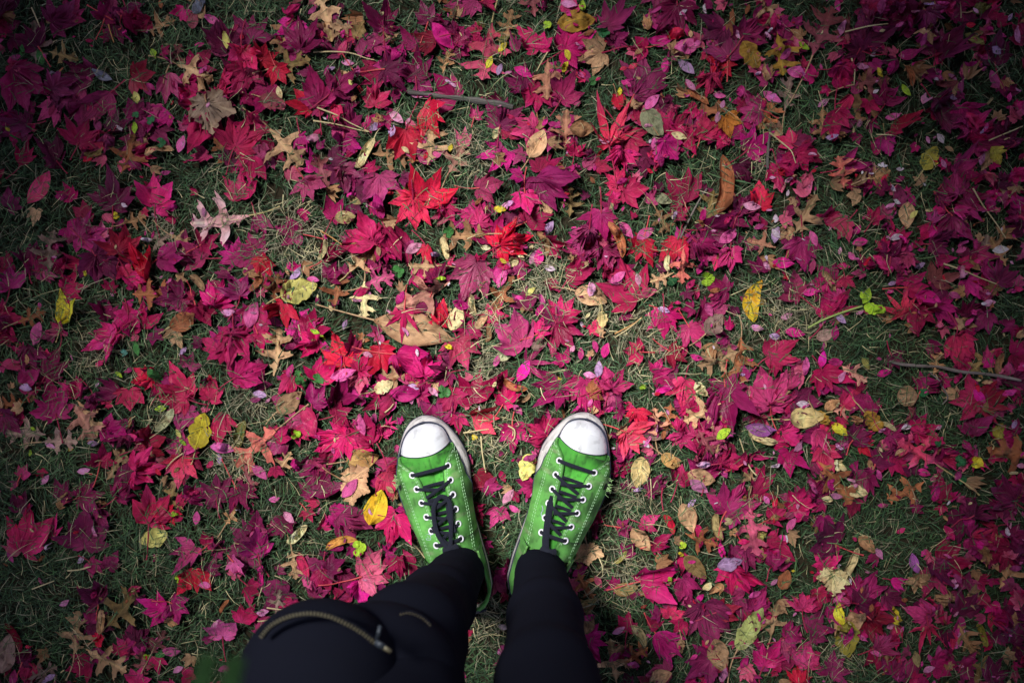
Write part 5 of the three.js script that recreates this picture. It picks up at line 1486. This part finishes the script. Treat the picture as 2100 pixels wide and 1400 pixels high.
function placeLeaves() {
  for (const e of order) {
    const R = rng(9000 + e.i * 131), size = e.size / 1480 * (e.kind === 'ov' || e.kind === 'cl' ? 1.04 : e.label0 ? 1.02 : 0.93), shape = leafShape(e.kind, size, R), turn = (e.dir - 90) * D2R;
    const cx = wx(e.x, LITTER_H), cz = wz(e.y, LITTER_H), P = settle(shape, cx, cz, turn), col = paint(shape, e.colour, R, e.kind), at = [cx, heightAt(cx, cz), cz];
    const skin = skins[e.kind === 'ov' ? (R() * 2) | 0 : ['ok', 'cu', 'bl'].includes(e.kind) ? 2 + ((R() * 2) | 0) : (R() * 3) | 0], geo = toGeo(P, shape, col, at), name = NOUN[e.kind][0], cat = e.kind === 'ok' ? 'oak leaf' : e.kind[0] === 'm' ? 'maple leaf' : e.kind === 'cl' ? 'small leaf' : 'leaf';
    if (e.stalk || R() < (STALKED[e.kind] ?? 0) || / stalk/.test(e.label)) {
      const o = thing(name, e.label, cat, GROUPS[e.kind]); o.position.set(...at);
      mesh('blade', geo, skin, o);
      const [fx, fy] = shape.foot, c = Math.cos(turn), s = Math.sin(turn), L = size * (0.42 + R() * 0.35) * (/long/.test(e.label) ? 1.5 : 1), sway = (R() - 0.5) * 0.5, pts = [];
      for (let q = 0; q <= 4; q++) { const t = q / 4, x = fx + sway * L * t * t, y = fy + size * 0.02 - L * t, X = cx + x * c - y * s, Z = cz - (x * s + y * c); pts.push([X - at[0], Math.max(heightAt(X, Z) + 0.0012, (q === 0 ? P[isPalm(e.kind) ? 0 : 3][1] : 0)) - at[1] + (t > 0.6 ? 0.003 * R() : 0), Z - at[2]]); }
      const hue = e.kind === 'ok' || e.kind === 'yl' || e.kind === 'hn' || e.kind === 'bl' ? (/straw|yellow|orange/.test(e.label) ? 'straw' : 'tan') : e.kind === 'ml' ? 'tanbrown' : R() < 0.3 ? 'coral' : 'crimson';
      mesh('leaf_stalk', cord(pts, 0.00085 + size * 0.004, undefined, { seg: 10, sides: 5, taper: (t) => 1 - 0.35 * t + (t > 0.93 ? 0.6 : 0) }), stalk(hue), o);
    } else { const o = mesh(name, geo, skin); o.position.set(...at); tag(o, e.label, cat, GROUPS[e.kind]); }
  }
}
// ================================================================ torn bits: larger scraps under the leaves, small crumbs on top of them
function crumbs(big, count, name, label, seed) {
  const R = rng(seed), geo = [], hues = big ? ['crimson', 'plum', 'plumcrimson', 'magentaplum', 'magentacrimson', 'rosered', 'pinkrose', 'mauve', 'tanbrown', 'tan'] : ['pink', 'pinkmid', 'magenta', 'pinkpale', 'lilacpink', 'white', 'crimson', 'crimson', 'scarlet', 'tan', 'tanbrown', 'rust', 'cream', 'plumpink', 'plumcrimson', 'magentacrimson'];
  for (let i = 0; i < count; i++) {
    const x = (R() * 2 - 1) * 0.9, z = (R() * 2 - 1) * 0.66, px = 1050 + x * 1490, right = smooth(-0.2, 0.6, x), g = grassy(px, 700 + z * 1490); if (R() > 0.5 + 0.5 * right || R() < g * 0.75) continue;
    const k = R(), kind = big ? (k < 0.7 ? 'm5' : 'mf') : k < 0.75 ? 'ov' : 'cu', size = (big ? 18 + R() * 30 : 8 + R() * R() * 20) / 1480, s = leafShape(kind, size, R), P = settle(s, x, z, R() * 6.28, big ? 0.05 : -0.1);
    geo.push(toGeo(P, s, paint(s, hues[(R() * hues.length) | 0], R, kind)));
  }
  tag(mesh(name, mergeGeometries(geo), skins[1]), label, 'leaf litter', null, 'stuff');
}
crumbs(true, 3600, 'leaf_scraps', 'torn scraps of crimson and plum leaves filling the litter between whole leaves', 818);
placeLeaves();
crumbs(false, 2300, 'leaf_crumbs', 'crumbs of pink, red and tan leaves strewn over the litter', 819);
// the blades of grass that stand up between and over the leaves
{
  const R = rng(820);
  const pos = [], col = [], idx = [];
  for (let i = 0; i < 26000; i++) {
    const x = (R() * 2 - 1) * 0.78, z = (R() * 2 - 1) * 0.54, h = heightAt(x, z), px = 1050 + x * 1480, py = 700 + z * 1480, g = grassy(px, py); if (h > 0.024 || R() > 0.10 + 0.8 * g || underSole(x, z)) continue;
    const a = R() * 6.28 + noise(x * 14, z * 14, 9) * 5, len = 0.012 + R() * R() * 0.03, w = 0.0003 + R() * 0.0004, straw = R() < 0.18 + 0.5 * dryness(px, py), v = 0.35 + R() * 1.3, c = straw ? [0.4 * v, 0.35 * v, 0.19 * v] : [0.06 * v, 0.13 * v, 0.045 * v], b = pos.length / 3, rise = 0.1 + R() * 0.45, bow = (R() - 0.5) * 0.9;
    for (let k = 0; k <= 3; k++) { const t = k / 3, aa = a + bow * t, X = x + Math.cos(aa) * len * t, Z = z + Math.sin(aa) * len * t, Y = Math.max(heightAt(X, Z) + 0.001, h - 0.004 + Math.sin(t * 2.2) * rise * len), ww = w * (1 - t * 0.85); for (const s of [-1, 1]) { pos.push(X - Math.sin(aa) * ww * s, Y, Z + Math.cos(aa) * ww * s); col.push(...c); } }
    for (let k = 0; k < 3; k++) { const q = b + k * 2; idx.push(q, q + 2, q + 1, q + 1, q + 2, q + 3); }
  }
  tag(mesh('grass_blades', build(pos, idx, null, col), new THREE.MeshPhysicalMaterial({ vertexColors: true, roughness: 0.6, specularIntensity: 0.7, side: THREE.DoubleSide })), 'single blades of grass standing over the edges of the fallen leaves', 'grass', null, 'stuff');
}
// ================================================================ twigs, sprig and straw stalks
{
  const barkTex = dataTex(256, (u, v) => { const n = fbm(u * 14, v * 30, 301), b = smooth(0.5, 0.7, fbm(u * 5, v * 9, 311)); const k = 0.3 + 0.5 * n + 0.3 * b; return [k, k * 0.97, k * 0.94]; }, true);
  const bark = new THREE.MeshStandardMaterial({ map: barkTex, bumpMap: barkTex, bumpScale: 0.0015, color: new THREE.Color().setRGB(0.36, 0.35, 0.34), roughness: 0.9 });
  const pale = new THREE.MeshStandardMaterial({ map: barkTex, bumpMap: barkTex, bumpScale: 0.0008, color: new THREE.Color().setRGB(0.6, 0.52, 0.5), roughness: 0.8 });
  const lay = (pts, up = 0.003) => pts.map(([x, y, k = 0]) => { const X = wx(x, 0.022), Z = wz(y, 0.022); return [X, Math.max(heightAt(X, Z) + up + k, 0.012), Z]; });
  tag(mesh('twig', cord(lay([[835, 186], [870, 190], [905, 195], [950, 199], [985, 204], [1020, 210], [1052, 217]], 0.002), 0.0039, 0.0039, { seg: 60, sides: 10, taper: (t) => 0.72 + 0.36 * smooth(0.4, 0.6, t) + 0.14 * Math.sin(t * 31) }), bark), 'grey bark-covered twig lying among scarlet and plum leaves near the top', 'twig');
  const tw = thing('twig', 'bare white-grey twig with a thin side shoot at the right edge', 'twig');
  mesh('stem', cord(lay([[1828, 741], [1848, 746], [1890, 750], [1930, 752], [1975, 762], [2020, 766], [2060, 772], [2100, 780]], 0.003), 0.0022, 0.0022, { seg: 70, sides: 7, taper: (t) => 0.75 + 0.35 * Math.abs(Math.sin(t * 9)) }), pale, tw);
  mesh('side_shoot', cord(lay([[1914, 765], [1920, 778], [1934, 787], [1944, 803], [1949, 816], [1938, 830]], 0.004), 0.0011, 0.0011, { seg: 40, sides: 6 }), pale, tw);
  tag(mesh('twig', cord(lay([[1452, 385], [1436, 410], [1420, 440], [1405, 470], [1396, 488]], 0.004), 0.0013, 0.0013, { seg: 30, sides: 6 }), pale), 'thin straight grey twig leaning over grass at the right of the middle', 'twig');
  tag(mesh('twig', cord(lay([[1583, 260], [1580, 290], [1578, 320], [1576, 345]], 0.002), 0.0022, 0.0022, { seg: 30, sides: 6 }), bark), 'dark grey twig standing upright beside a magenta maple leaf at the upper right', 'twig');
  const greenM = new THREE.MeshStandardMaterial({ color: new THREE.Color().setRGB(0.3, 0.4, 0.1), roughness: 0.6 });
  const sp = thing('green_sprig', 'lime green sprig with two bright leaves on a thin stem at the right', 'sprig');
  mesh('stem', cord(lay([[1660, 672], [1685, 658], [1708, 648], [1740, 637], [1772, 627]], 0.005), 0.0014, 0.0012, { seg: 30, sides: 6 }), greenM, sp);
  for (const [kind, x, y, size, dir] of [['ov', 1782, 606, 36, 68], ['yl', 1794, 633, 38, -18], ['ov', 1771, 605, 18, 95]]) { const R = rng(x * 7 + y), s = leafShape(kind, size / 1480, R), P = settle(s, wx(x, 0.02), wz(y, 0.02), (dir - 90) * D2R); mesh('leaf', toGeo(P, s, paint(s, 'lime', R, kind)), skins[1], sp); }
  // straw stalks
  const strawM = new THREE.MeshStandardMaterial({ color: new THREE.Color().setRGB(0.55, 0.45, 0.24), roughness: 0.7 }), rustM = new THREE.MeshStandardMaterial({ color: new THREE.Color().setRGB(0.5, 0.25, 0.08), roughness: 0.7 });
  const ST = [
    ['bent straw stalk across maroon leaves near the top', strawM, 640, 103, 690, 103, 720, 106, 750, 117, 767, 122], ['straw stalk crossing the grass below a red maple leaf, upper one of two', strawM, 650, 220, 690, 236, 720, 252, 756, 268], ['straw stalk crossing the grass below a red maple leaf, lower one of two', strawM, 641, 246, 690, 254, 730, 263, 754, 268],
    ['straight straw stalk above the salmon-tan oak leaf', strawM, 1127, 98, 1112, 122, 1101, 143], ['curved straw stalk beside a magenta maple leaf at the upper right', strawM, 1580, 270, 1606, 290, 1620, 315, 1628, 337], ['thin straw stalk in the dark upper right among plum leaves', strawM, 1737, 62, 1780, 56, 1824, 47], ['short upright straw stalk on a crimson leaf at the upper right', strawM, 1745, 121, 1750, 146, 1754, 173],
    ['straw stalk reaching to the right edge of the photo', strawM, 2028, 288, 2064, 273, 2102, 257], ['long yellow straw stalk slanting down at the far right', strawM, 1997, 386, 2022, 420, 2046, 455, 2066, 488], ['thin straw stalk slanting down over the dark right lawn', strawM, 1940, 540, 1975, 552, 2010, 566, 2046, 582], ['pale straw stalk in the dark top left corner', strawM, 59, 12, 68, 32, 79, 54],
    ['thin amber straw stalk in the upper left of the dark lawn', rustM, 219, 48, 224, 65, 229, 84], ['orange straw stalk below the long crimson leaf in the left middle', rustM, 655, 472, 680, 487, 700, 501], ['straw stalk pointing at the black bag, upper one', strawM, 545, 1248, 568, 1250, 592, 1252], ['straw stalk pointing at the black bag, lower one', strawM, 526, 1276, 545, 1272, 562, 1268],
    ['thin straw stalk crossing dry grass above the right shoe', strawM, 1316, 652, 1290, 674, 1262, 692], ['straw stalk on the dry grass between the coral leaf and the left shoe', strawM, 950, 888, 985, 882, 1018, 878], ['pale straw stalk hanging down between the shoes', strawM, 986, 895, 989, 930, 996, 970], ['curved pale stem lying on the crimson leaf between the shoes', strawM, 1042, 873, 1055, 882, 1055, 898, 1050, 906],
    ['yellow straw stalk on the grass at the lower right', strawM, 1552, 975, 1540, 960, 1520, 900], ['pale bent straw stalk left of the yellow diamond-shaped leaf', strawM, 372, 930, 352, 945, 338, 962], ['upright red leaf stalk on the grass right of the right shoe', stalk('crimson'), 1360, 1000, 1358, 1022, 1361, 1048], ['small pale forked straw above the left shoe', strawM, 788, 846, 798, 838, 806, 828],
    ['thin dark straw lying left of the left shoe', strawM, 840, 1105, 856, 1128, 872, 1150], ['long pale straw across the lower left grass', strawM, 60, 1210, 82, 1202, 104, 1194], ['bright straw on the lower left grass', strawM, 132, 1173, 160, 1170, 182, 1163], ['thin straw stalk on the grass right of the middle, under the mauve leaf', rustM, 1262, 684, 1300, 664, 1318, 650],
  ];
  for (const [label, mat, ...c] of ST) { const p = []; for (let i = 0; i < c.length; i += 2) p.push([c[i], c[i + 1], 0.002]); const o = mesh('straw_stalk', cord(lay(p, 0.002), 0.0009, 0.0009, { seg: 24, sides: 5, taper: (t) => 1.25 - 0.5 * t }), mat); tag(o, label, 'straw', 'straw stalks lying on the leaves'); }
}
// ================================================================ the person: a body as one smooth field, meshed
function blob(name, caps, { centre, half, res, k = 0.03, rough = 0, mat, parent }) {
  const mc = new MarchingCubes(res, mat, false, false, 300000); mc.isolation = 0;
  const n = res, P = [];
  for (let z = 0; z < n; z++) for (let y = 0; y < n; y++) for (let x = 0; x < n; x++) {
    const px = centre[0] + (x - n / 2) / (n / 2) * half, py = centre[1] + (y - n / 2) / (n / 2) * half, pz = centre[2] + (z - n / 2) / (n / 2) * half; let d = 1e3;
    for (const [a, ra, b, rb] of caps) { const ux = b[0] - a[0], uy = b[1] - a[1], uz = b[2] - a[2], vx = px - a[0], vy = py - a[1], vz = pz - a[2], t = clamp((ux * vx + uy * vy + uz * vz) / (ux * ux + uy * uy + uz * uz + 1e-9), 0, 1), e = Math.hypot(vx - ux * t, vy - uy * t, vz - uz * t) - lerp(ra, rb, t); if (d > 100) d = e; else { const h = clamp(0.5 + 0.5 * (d - e) / k, 0, 1); d = lerp(d, e, h) - k * h * (1 - h); } }
    if (rough && Math.abs(d) < 0.05) d += rough * (Math.sin(py * 95 + 5 * fbm(px * 14, py * 9, 5)) * 0.5 + (fbm(px * 26 + pz * 9, py * 30, 8) - 0.5) * 2);
    mc.field[x + y * n + z * n * n] = -d;
  }
  mc.update();
  const c = mc.count, g = new THREE.BufferGeometry(), pos = new Float32Array(c * 3), nor = new Float32Array(c * 3);
  for (let i = 0; i < c; i++) for (let q = 0; q < 3; q++) { pos[i * 3 + q] = centre[q] + mc.positionArray[i * 3 + q] * half; nor[i * 3 + q] = mc.normalArray[i * 3 + q]; }
  g.setAttribute('position', new THREE.BufferAttribute(pos, 3)); g.setAttribute('normal', new THREE.BufferAttribute(nor, 3));
  return mesh(name, g, mat, parent);
}
{
  const black = new THREE.MeshPhysicalMaterial({ color: new THREE.Color().setRGB(0.008, 0.009, 0.0155), roughness: 1, specularIntensity: 0.06 }), jacketM = new THREE.MeshStandardMaterial({ color: new THREE.Color().setRGB(0.012, 0.013, 0.021), roughness: 0.9 });
  const skin = new THREE.MeshStandardMaterial({ color: new THREE.Color().setRGB(0.5, 0.3, 0.22), roughness: 0.6 }), hairM = new THREE.MeshStandardMaterial({ color: new THREE.Color().setRGB(0.04, 0.022, 0.014), roughness: 0.7 });
  const P = thing('person', 'person in black trousers standing and looking down at green canvas shoes', 'person');
  const aL = [-0.069, 0.085, 0.3], cL = [-0.083, 0.3, 0.29], kL = [-0.093, 0.5, 0.272], tL = [-0.098, 0.7, 0.335], hL = [-0.095, 0.88, 0.37], aR = [0.037, 0.085, 0.3], cR = [0.036, 0.3, 0.303], kR = [0.032, 0.5, 0.31], tR = [0.045, 0.7, 0.35], hR = [0.066, 0.88, 0.375];
  blob('trousers', [[aL, 0.033, cL, 0.040], [cL, 0.040, kL, 0.049], [kL, 0.049, tL, 0.068], [tL, 0.068, hL, 0.085], [aR, 0.033, cR, 0.0385], [cR, 0.0385, kR, 0.0445], [kR, 0.0445, tR, 0.066], [tR, 0.066, hR, 0.085], [[-0.06, 0.92, 0.385], 0.1, [0.035, 0.92, 0.385], 0.1]], { centre: [-0.015, 0.53, 0.34], half: 0.52, res: 116, k: 0.018, rough: 0.0008, mat: black, parent: P });
  blob('jacket', [[[-0.05, 0.97, 0.39], 0.115, [0.025, 0.97, 0.39], 0.115], [[-0.015, 0.97, 0.39], 0.12, [-0.015, 1.24, 0.36], 0.125], [[-0.13, 1.34, 0.35], 0.06, [0.1, 1.34, 0.35], 0.06], [[-0.17, 1.33, 0.35], 0.052, [-0.27, 1.13, 0.36], 0.045], [[-0.27, 1.13, 0.36], 0.045, [-0.13, 1.37, 0.17], 0.034], [[0.14, 1.33, 0.35], 0.052, [0.25, 1.13, 0.36], 0.045], [[0.25, 1.13, 0.36], 0.045, [0.11, 1.37, 0.17], 0.034], [[-0.015, 1.34, 0.34], 0.07, [-0.015, 1.42, 0.32], 0.06]], { centre: [-0.015, 1.2, 0.3], half: 0.4, res: 76, k: 0.04, rough: 0.002, mat: jacketM, parent: P });
  const face = [[[-0.015, 1.42, 0.32], 0.05, [-0.015, 1.49, 0.28], 0.05], [[-0.015, 1.575, 0.27], 0.085, [-0.015, 1.53, 0.235], 0.066], [[-0.015, 1.485, 0.19], 0.024, [-0.015, 1.5, 0.22], 0.045], [[-0.015, 1.535, 0.155], 0.010, [-0.015, 1.515, 0.15], 0.014], [[-0.1, 1.54, 0.275], 0.012, [-0.1, 1.52, 0.27], 0.01], [[0.07, 1.54, 0.275], 0.012, [0.07, 1.52, 0.27], 0.01], [[-0.035, 1.478, 0.172], 0.008, [0.005, 1.478, 0.172], 0.008]];
  const body = blob('head', face, { centre: [-0.015, 1.53, 0.26], half: 0.18, res: 64, k: 0.02, mat: skin, parent: P });
  const eye = (x) => { const g = new THREE.SphereGeometry(0.011, 14, 10); g.translate(x, 1.548, 0.176); mesh('eye', g, M.eyelet, body); }; eye(-0.045); eye(0.015);
  blob('hair', [[[-0.015, 1.61, 0.29], 0.092, [-0.015, 1.58, 0.31], 0.095], [[-0.015, 1.57, 0.33], 0.085, [-0.015, 1.4, 0.4], 0.055], [[-0.1, 1.57, 0.29], 0.03, [-0.1, 1.43, 0.33], 0.03], [[0.07, 1.57, 0.29], 0.03, [0.07, 1.43, 0.33], 0.03]], { centre: [-0.015, 1.52, 0.33], half: 0.2, res: 56, k: 0.03, mat: hairM, parent: body });
  for (const s of [-1, 1]) { // hands holding the camera just behind the lens
    const w = [-0.01 + s * 0.12, 1.375, 0.165], p = [-0.01 + s * 0.075, 1.43, 0.105], caps = [[w, 0.024, p, 0.026]];
    for (let f = 0; f < 4; f++) { const r = [p[0] - s * 0.004 + s * 0.0, p[1] + 0.012 - f * 0.011, p[2] - 0.012 + f * 0.006], q = [r[0] - s * (0.026 - f * 0.003), r[1] + 0.014, r[2] - 0.012], e = [q[0] - s * (0.018 - f * 0.002), q[1] + 0.012, q[2] + 0.004]; caps.push([r, 0.009, q, 0.0085], [q, 0.0085, e, 0.007]); }
    caps.push([[p[0], p[1] - 0.008, p[2] + 0.012], 0.011, [p[0] - s * 0.03, p[1] + 0.012, p[2] + 0.02], 0.009]);
    blob('hand', caps, { centre: [p[0], 1.41, 0.13], half: 0.09, res: 56, k: 0.008, mat: skin, parent: P });
  }
}
// ================================================================ the black bag at the left thigh, with its brass zips
{
  const cloth = new THREE.MeshPhysicalMaterial({ bumpMap: tex.weave, bumpScale: 0.0006, color: new THREE.Color().setRGB(0.0085, 0.0095, 0.0165), roughness: 1, specularIntensity: 0.08 }), brass = new THREE.MeshPhysicalMaterial({ color: new THREE.Color().setRGB(0.15, 0.135, 0.085), metalness: 0.2, roughness: 0.5 }), oldBrass = new THREE.MeshStandardMaterial({ color: new THREE.Color().setRGB(0.06, 0.05, 0.03), roughness: 0.6 }), steel = new THREE.MeshPhysicalMaterial({ color: new THREE.Color().setRGB(0.035, 0.045, 0.06), metalness: 0.3, roughness: 0.45 });
  const greenM = new THREE.MeshStandardMaterial({ bumpMap: tex.weave, bumpScale: 0.0006, color: new THREE.Color().setRGB(0.011, 0.036, 0.009), roughness: 0.9, side: THREE.DoubleSide });
  const B = thing('shoulder_bag', 'black rounded bag with a curved brass zip hanging at the left thigh', 'bag');
  const at = (x, y, h) => [wx(x, h), h, wz(y, h)];
  blob('front_pouch', [[at(655, 1394, 0.62), 0.0585, at(650, 1560, 0.6), 0.06], [at(655, 1402, 0.62), 0.056, at(655, 1420, 0.54), 0.05], [at(650, 1560, 0.6), 0.06, at(650, 1560, 0.5), 0.055]], { centre: at(655, 1470, 0.58), half: 0.16, res: 64, k: 0.03, rough: 0, mat: cloth, parent: B });
  blob('rear_pouch', [[at(770, 1420, 0.57), 0.068, at(760, 1560, 0.55), 0.07], [at(770, 1420, 0.57), 0.068, at(770, 1420, 0.5), 0.06]], { centre: at(765, 1490, 0.54), half: 0.16, res: 64, k: 0.03, rough: 0, mat: cloth, parent: B });
  const zip = (pts, name, pitch, tooth, matTape) => {
    const c = new THREE.CatmullRomCurve3(pts.map((p) => new THREE.Vector3(...p)), false, 'centripetal'), L = c.getLength(), n = Math.floor(L / pitch), z = new THREE.Group(), teeth = [], U = new THREE.Vector3(0, 1, 0), X = new THREE.Vector3(), q = new THREE.Matrix4();
    z.name = name; B.add(z); mesh('zip_tape', cord(pts, tooth * 1.9, 0.0012, { seg: 60, sides: 8 }), cloth, z);
    for (let i = 0; i <= n; i++) { const p = c.getPointAt(i / n), t = c.getTangentAt(i / n), g = new THREE.BoxGeometry(pitch * 0.44, 0.0016, tooth * 1.7); X.crossVectors(t, U).normalize(); q.makeBasis(t, U, X); q.setPosition(p.x, p.y + 0.0017, p.z); g.applyMatrix4(q); teeth.push(g); }
    Object.assign(mesh('zip_teeth', mergeGeometries(teeth), name === 'zip' ? brass : oldBrass, z).userData, { kind: 'stuff' });
    return z;
  };
  const H = 0.668, z1 = zip([[536, 1304], [552, 1284], [578, 1268], [606, 1259], [640, 1256], [675, 1262], [710, 1277], [740, 1294], [768, 1315]].map(([x, y], i) => at(x, y, H + 0.006 * Math.sin(i / 8 * Math.PI))), 'zip', 0.0026, 0.0016);
  zip([[822, 1258], [838, 1255], [856, 1260], [872, 1270], [882, 1280]].map(([x, y]) => at(x, y, 0.615)), 'small_zip', 0.0024, 0.0009);
  const s = mesh('zip_slider', cord([at(770, 1316, H + 0.003), at(780, 1322, H + 0.005), at(790, 1328, H + 0.003)], 0.0026, 0.0016, { seg: 10 }), steel, z1);
  mesh('zip_pull', cord([at(786, 1326, H + 0.004), at(794, 1331, H + 0.005), at(801, 1336, H + 0.003)], 0.0018, 0.0011, { seg: 8 }), brass, z1);
  mesh('zip_ring', cord([at(772, 1312, H), at(776, 1298, H + 0.006), at(779, 1282, H + 0.004)], 0.0015, 0.0009, { seg: 12 }), steel, z1);
  mesh('shoulder_strap', cord([at(640, 1560, 0.64), [-0.16, 0.85, 0.44], [-0.17, 1.15, 0.46], [-0.12, 1.4, 0.38]], 0.012, 0.002, { seg: 30, up: [0, 0, 1] }), cloth, B);
}
{ // the camera's strap, hanging out of focus just under the lens
  const greenM = new THREE.MeshStandardMaterial({ bumpMap: tex.weave, bumpScale: 0.0004, color: new THREE.Color().setRGB(0.02, 0.075, 0.014), roughness: 0.9, side: THREE.DoubleSide });
  const K = thing('camera_strap', 'blurred green strap ends hanging close to the lens at the bottom left', 'strap');
  for (const [x, y] of [[-0.0812, 0.0815], [-0.0738, 0.0822]]) mesh('strap_end', cord([[x + 0.004, 1.385, 0.15], [x, 1.27, 0.125], [x, 1.19, 0.1], [x + 0.0004, 1.172, y + 0.002]], 0.0027, 0.0008, { seg: 40, up: [0, 0.3, -1] }), greenM, K);
}
// ================================================================ maples added out of view, crowns shaped to darken the edges of the lawn
{
  const bark = new THREE.MeshStandardMaterial({ color: new THREE.Color().setRGB(0.16, 0.13, 0.11), roughness: 0.95 });
  const leafM = new THREE.MeshPhysicalMaterial({ color: 0xffffff, roughness: 0.6, side: THREE.DoubleSide });
  const ADDED_TREE = (name, label, x, z, sector, seed) => {
    const R = rng(seed), t = thing(name, label, 'tree'); t.position.set(x, 0, z);
    mesh('trunk', cord([[0, -0.1, 0], [0.03, 0.8, 0.02], [-0.05, 1.7, 0.03], [-0.12 * x, 2.7, -0.12 * z], [-0.2 * x, 3.7, -0.2 * z]], 0.13, 0.13, { seg: 40, sides: 12, up: [0, 0, 1], taper: (k) => 1.25 - 0.95 * k }), bark, t);
    for (let i = 0; i < 7; i++) { const a = Math.atan2(-z, -x) + (i - 3) * 0.42, l = 2.2 + R() * 1.2, h = 1.9 + i * 0.2; mesh('limb', cord([[-0.03 * x, h, -0.03 * z], [Math.cos(a) * l * 0.35, h + 0.7, Math.sin(a) * l * 0.35], [Math.cos(a) * l * 0.7, h + 1.1, Math.sin(a) * l * 0.7], [Math.cos(a) * l, h + 1.2, Math.sin(a) * l]], 0.05, 0.05, { seg: 24, sides: 8, up: [0.1, 0.2, 1], taper: (k) => 1 - 0.8 * k }), bark, t); }
    const sprayLeaf = (S) => { const pts = [[0, 0, 0]], idx = []; for (let i = 0; i <= 20; i++) { const a = (i / 20 - 0.5) * 4.6, r = 0.06 * (i % 4 === 2 ? 1 : i % 2 ? 0.62 : 0.42) * (1 - 0.22 * Math.abs(a) / 2.3); pts.push([Math.sin(a) * r, Math.cos(a) * r, (S() - 0.5) * 0.008]); if (i) idx.push(0, i, i + 1); } return { pts, idx }; };
    const spray = []; const S = rng(seed + 5);
    for (let i = 0; i < 9; i++) { const sh = sprayLeaf(S), o = new THREE.Object3D(); o.position.set((S() - 0.5) * 0.26, (S() - 0.5) * 0.09, (S() - 0.5) * 0.26); o.rotation.set(-Math.PI / 2 + (S() - 0.5) * 0.9, (S() - 0.5) * 0.9, S() * 6.28); o.updateMatrix(); const g = build(sh.pts.flatMap((p) => [p[0], p[1], p[2]]), sh.idx); g.applyMatrix4(o.matrix); spray.push(g); }
    const g = mergeGeometries(spray), mats = [], cols = [], m4 = new THREE.Matrix4(), Q = new THREE.Quaternion(), E = new THREE.Euler();
    for (let i = 0; i < 13000; i++) {
      const X = (R() * 2 - 1) * 4.6, Z = (R() * 2 - 1) * 4.6, rad = Math.hypot(X, Z); if (rad > 4.6) continue;
      if (sector(X, Z) < 0) continue;
      const Y = 2.15 + R() * 0.75 * (1 - 0.4 * (rad / 4.6) ** 2) - 0.06 * rad;
      // gap above the lawn, seen along the light
      const gx = X - SUN.x / SUN.y * Y, gz = Z - SUN.z / SUN.y * Y, edge = GAP(gx, gz); if (edge < 0 || R() > 0.5 + edge * 4) continue;
      E.set((R() - 0.5) * 0.7, R() * 6.28, (R() - 0.5) * 0.7); Q.setFromEuler(E); const k = 0.9 + R() * 0.5; m4.compose(new THREE.Vector3(X - x, Y, Z - z), Q, new THREE.Vector3(k, k, k)); mats.push(m4.clone()); const v = 0.6 + R() * 0.7; cols.push(new THREE.Color().setRGB(0.3 * v, 0.02 * v, 0.05 * v));
    }
    const crown = new THREE.InstancedMesh(g, leafM, mats.length); crown.name = 'crown'; crown.castShadow = crown.receiveShadow = true; crown.userData.kind = 'stuff'; mats.forEach((m, i) => { crown.setMatrixAt(i, m); crown.setColorAt(i, cols[i]); }); t.add(crown);
  };
  // distance outside the gap's rim (metres), wavy like the rims of crowns
  const GAP = (x, z) => { const a = Math.atan2(z - 0.02, x - 0.02), rim = 1 + 0.10 * Math.sin(a * 3 + 0.6) + 0.06 * Math.sin(a * 5 + 2); return Math.hypot((x + 0.01) / (0.505 * rim), (z - 0.07) / (0.57 * rim)) - 1; };
  ADDED_TREE('added_maple_tree', 'added maple tree out of view on the right, its crown shading the lawn edges', 3.1, -1.3, (x, z) => x + 0.4 * z + 0.1, 11);
  ADDED_TREE('added_maple_tree', 'added maple tree out of view on the left, its crown shading the lawn edges', -3.0, -0.9, (x, z) => -(x + 0.4 * z + 0.1), 12);
}
renderer.render(scene, camera);
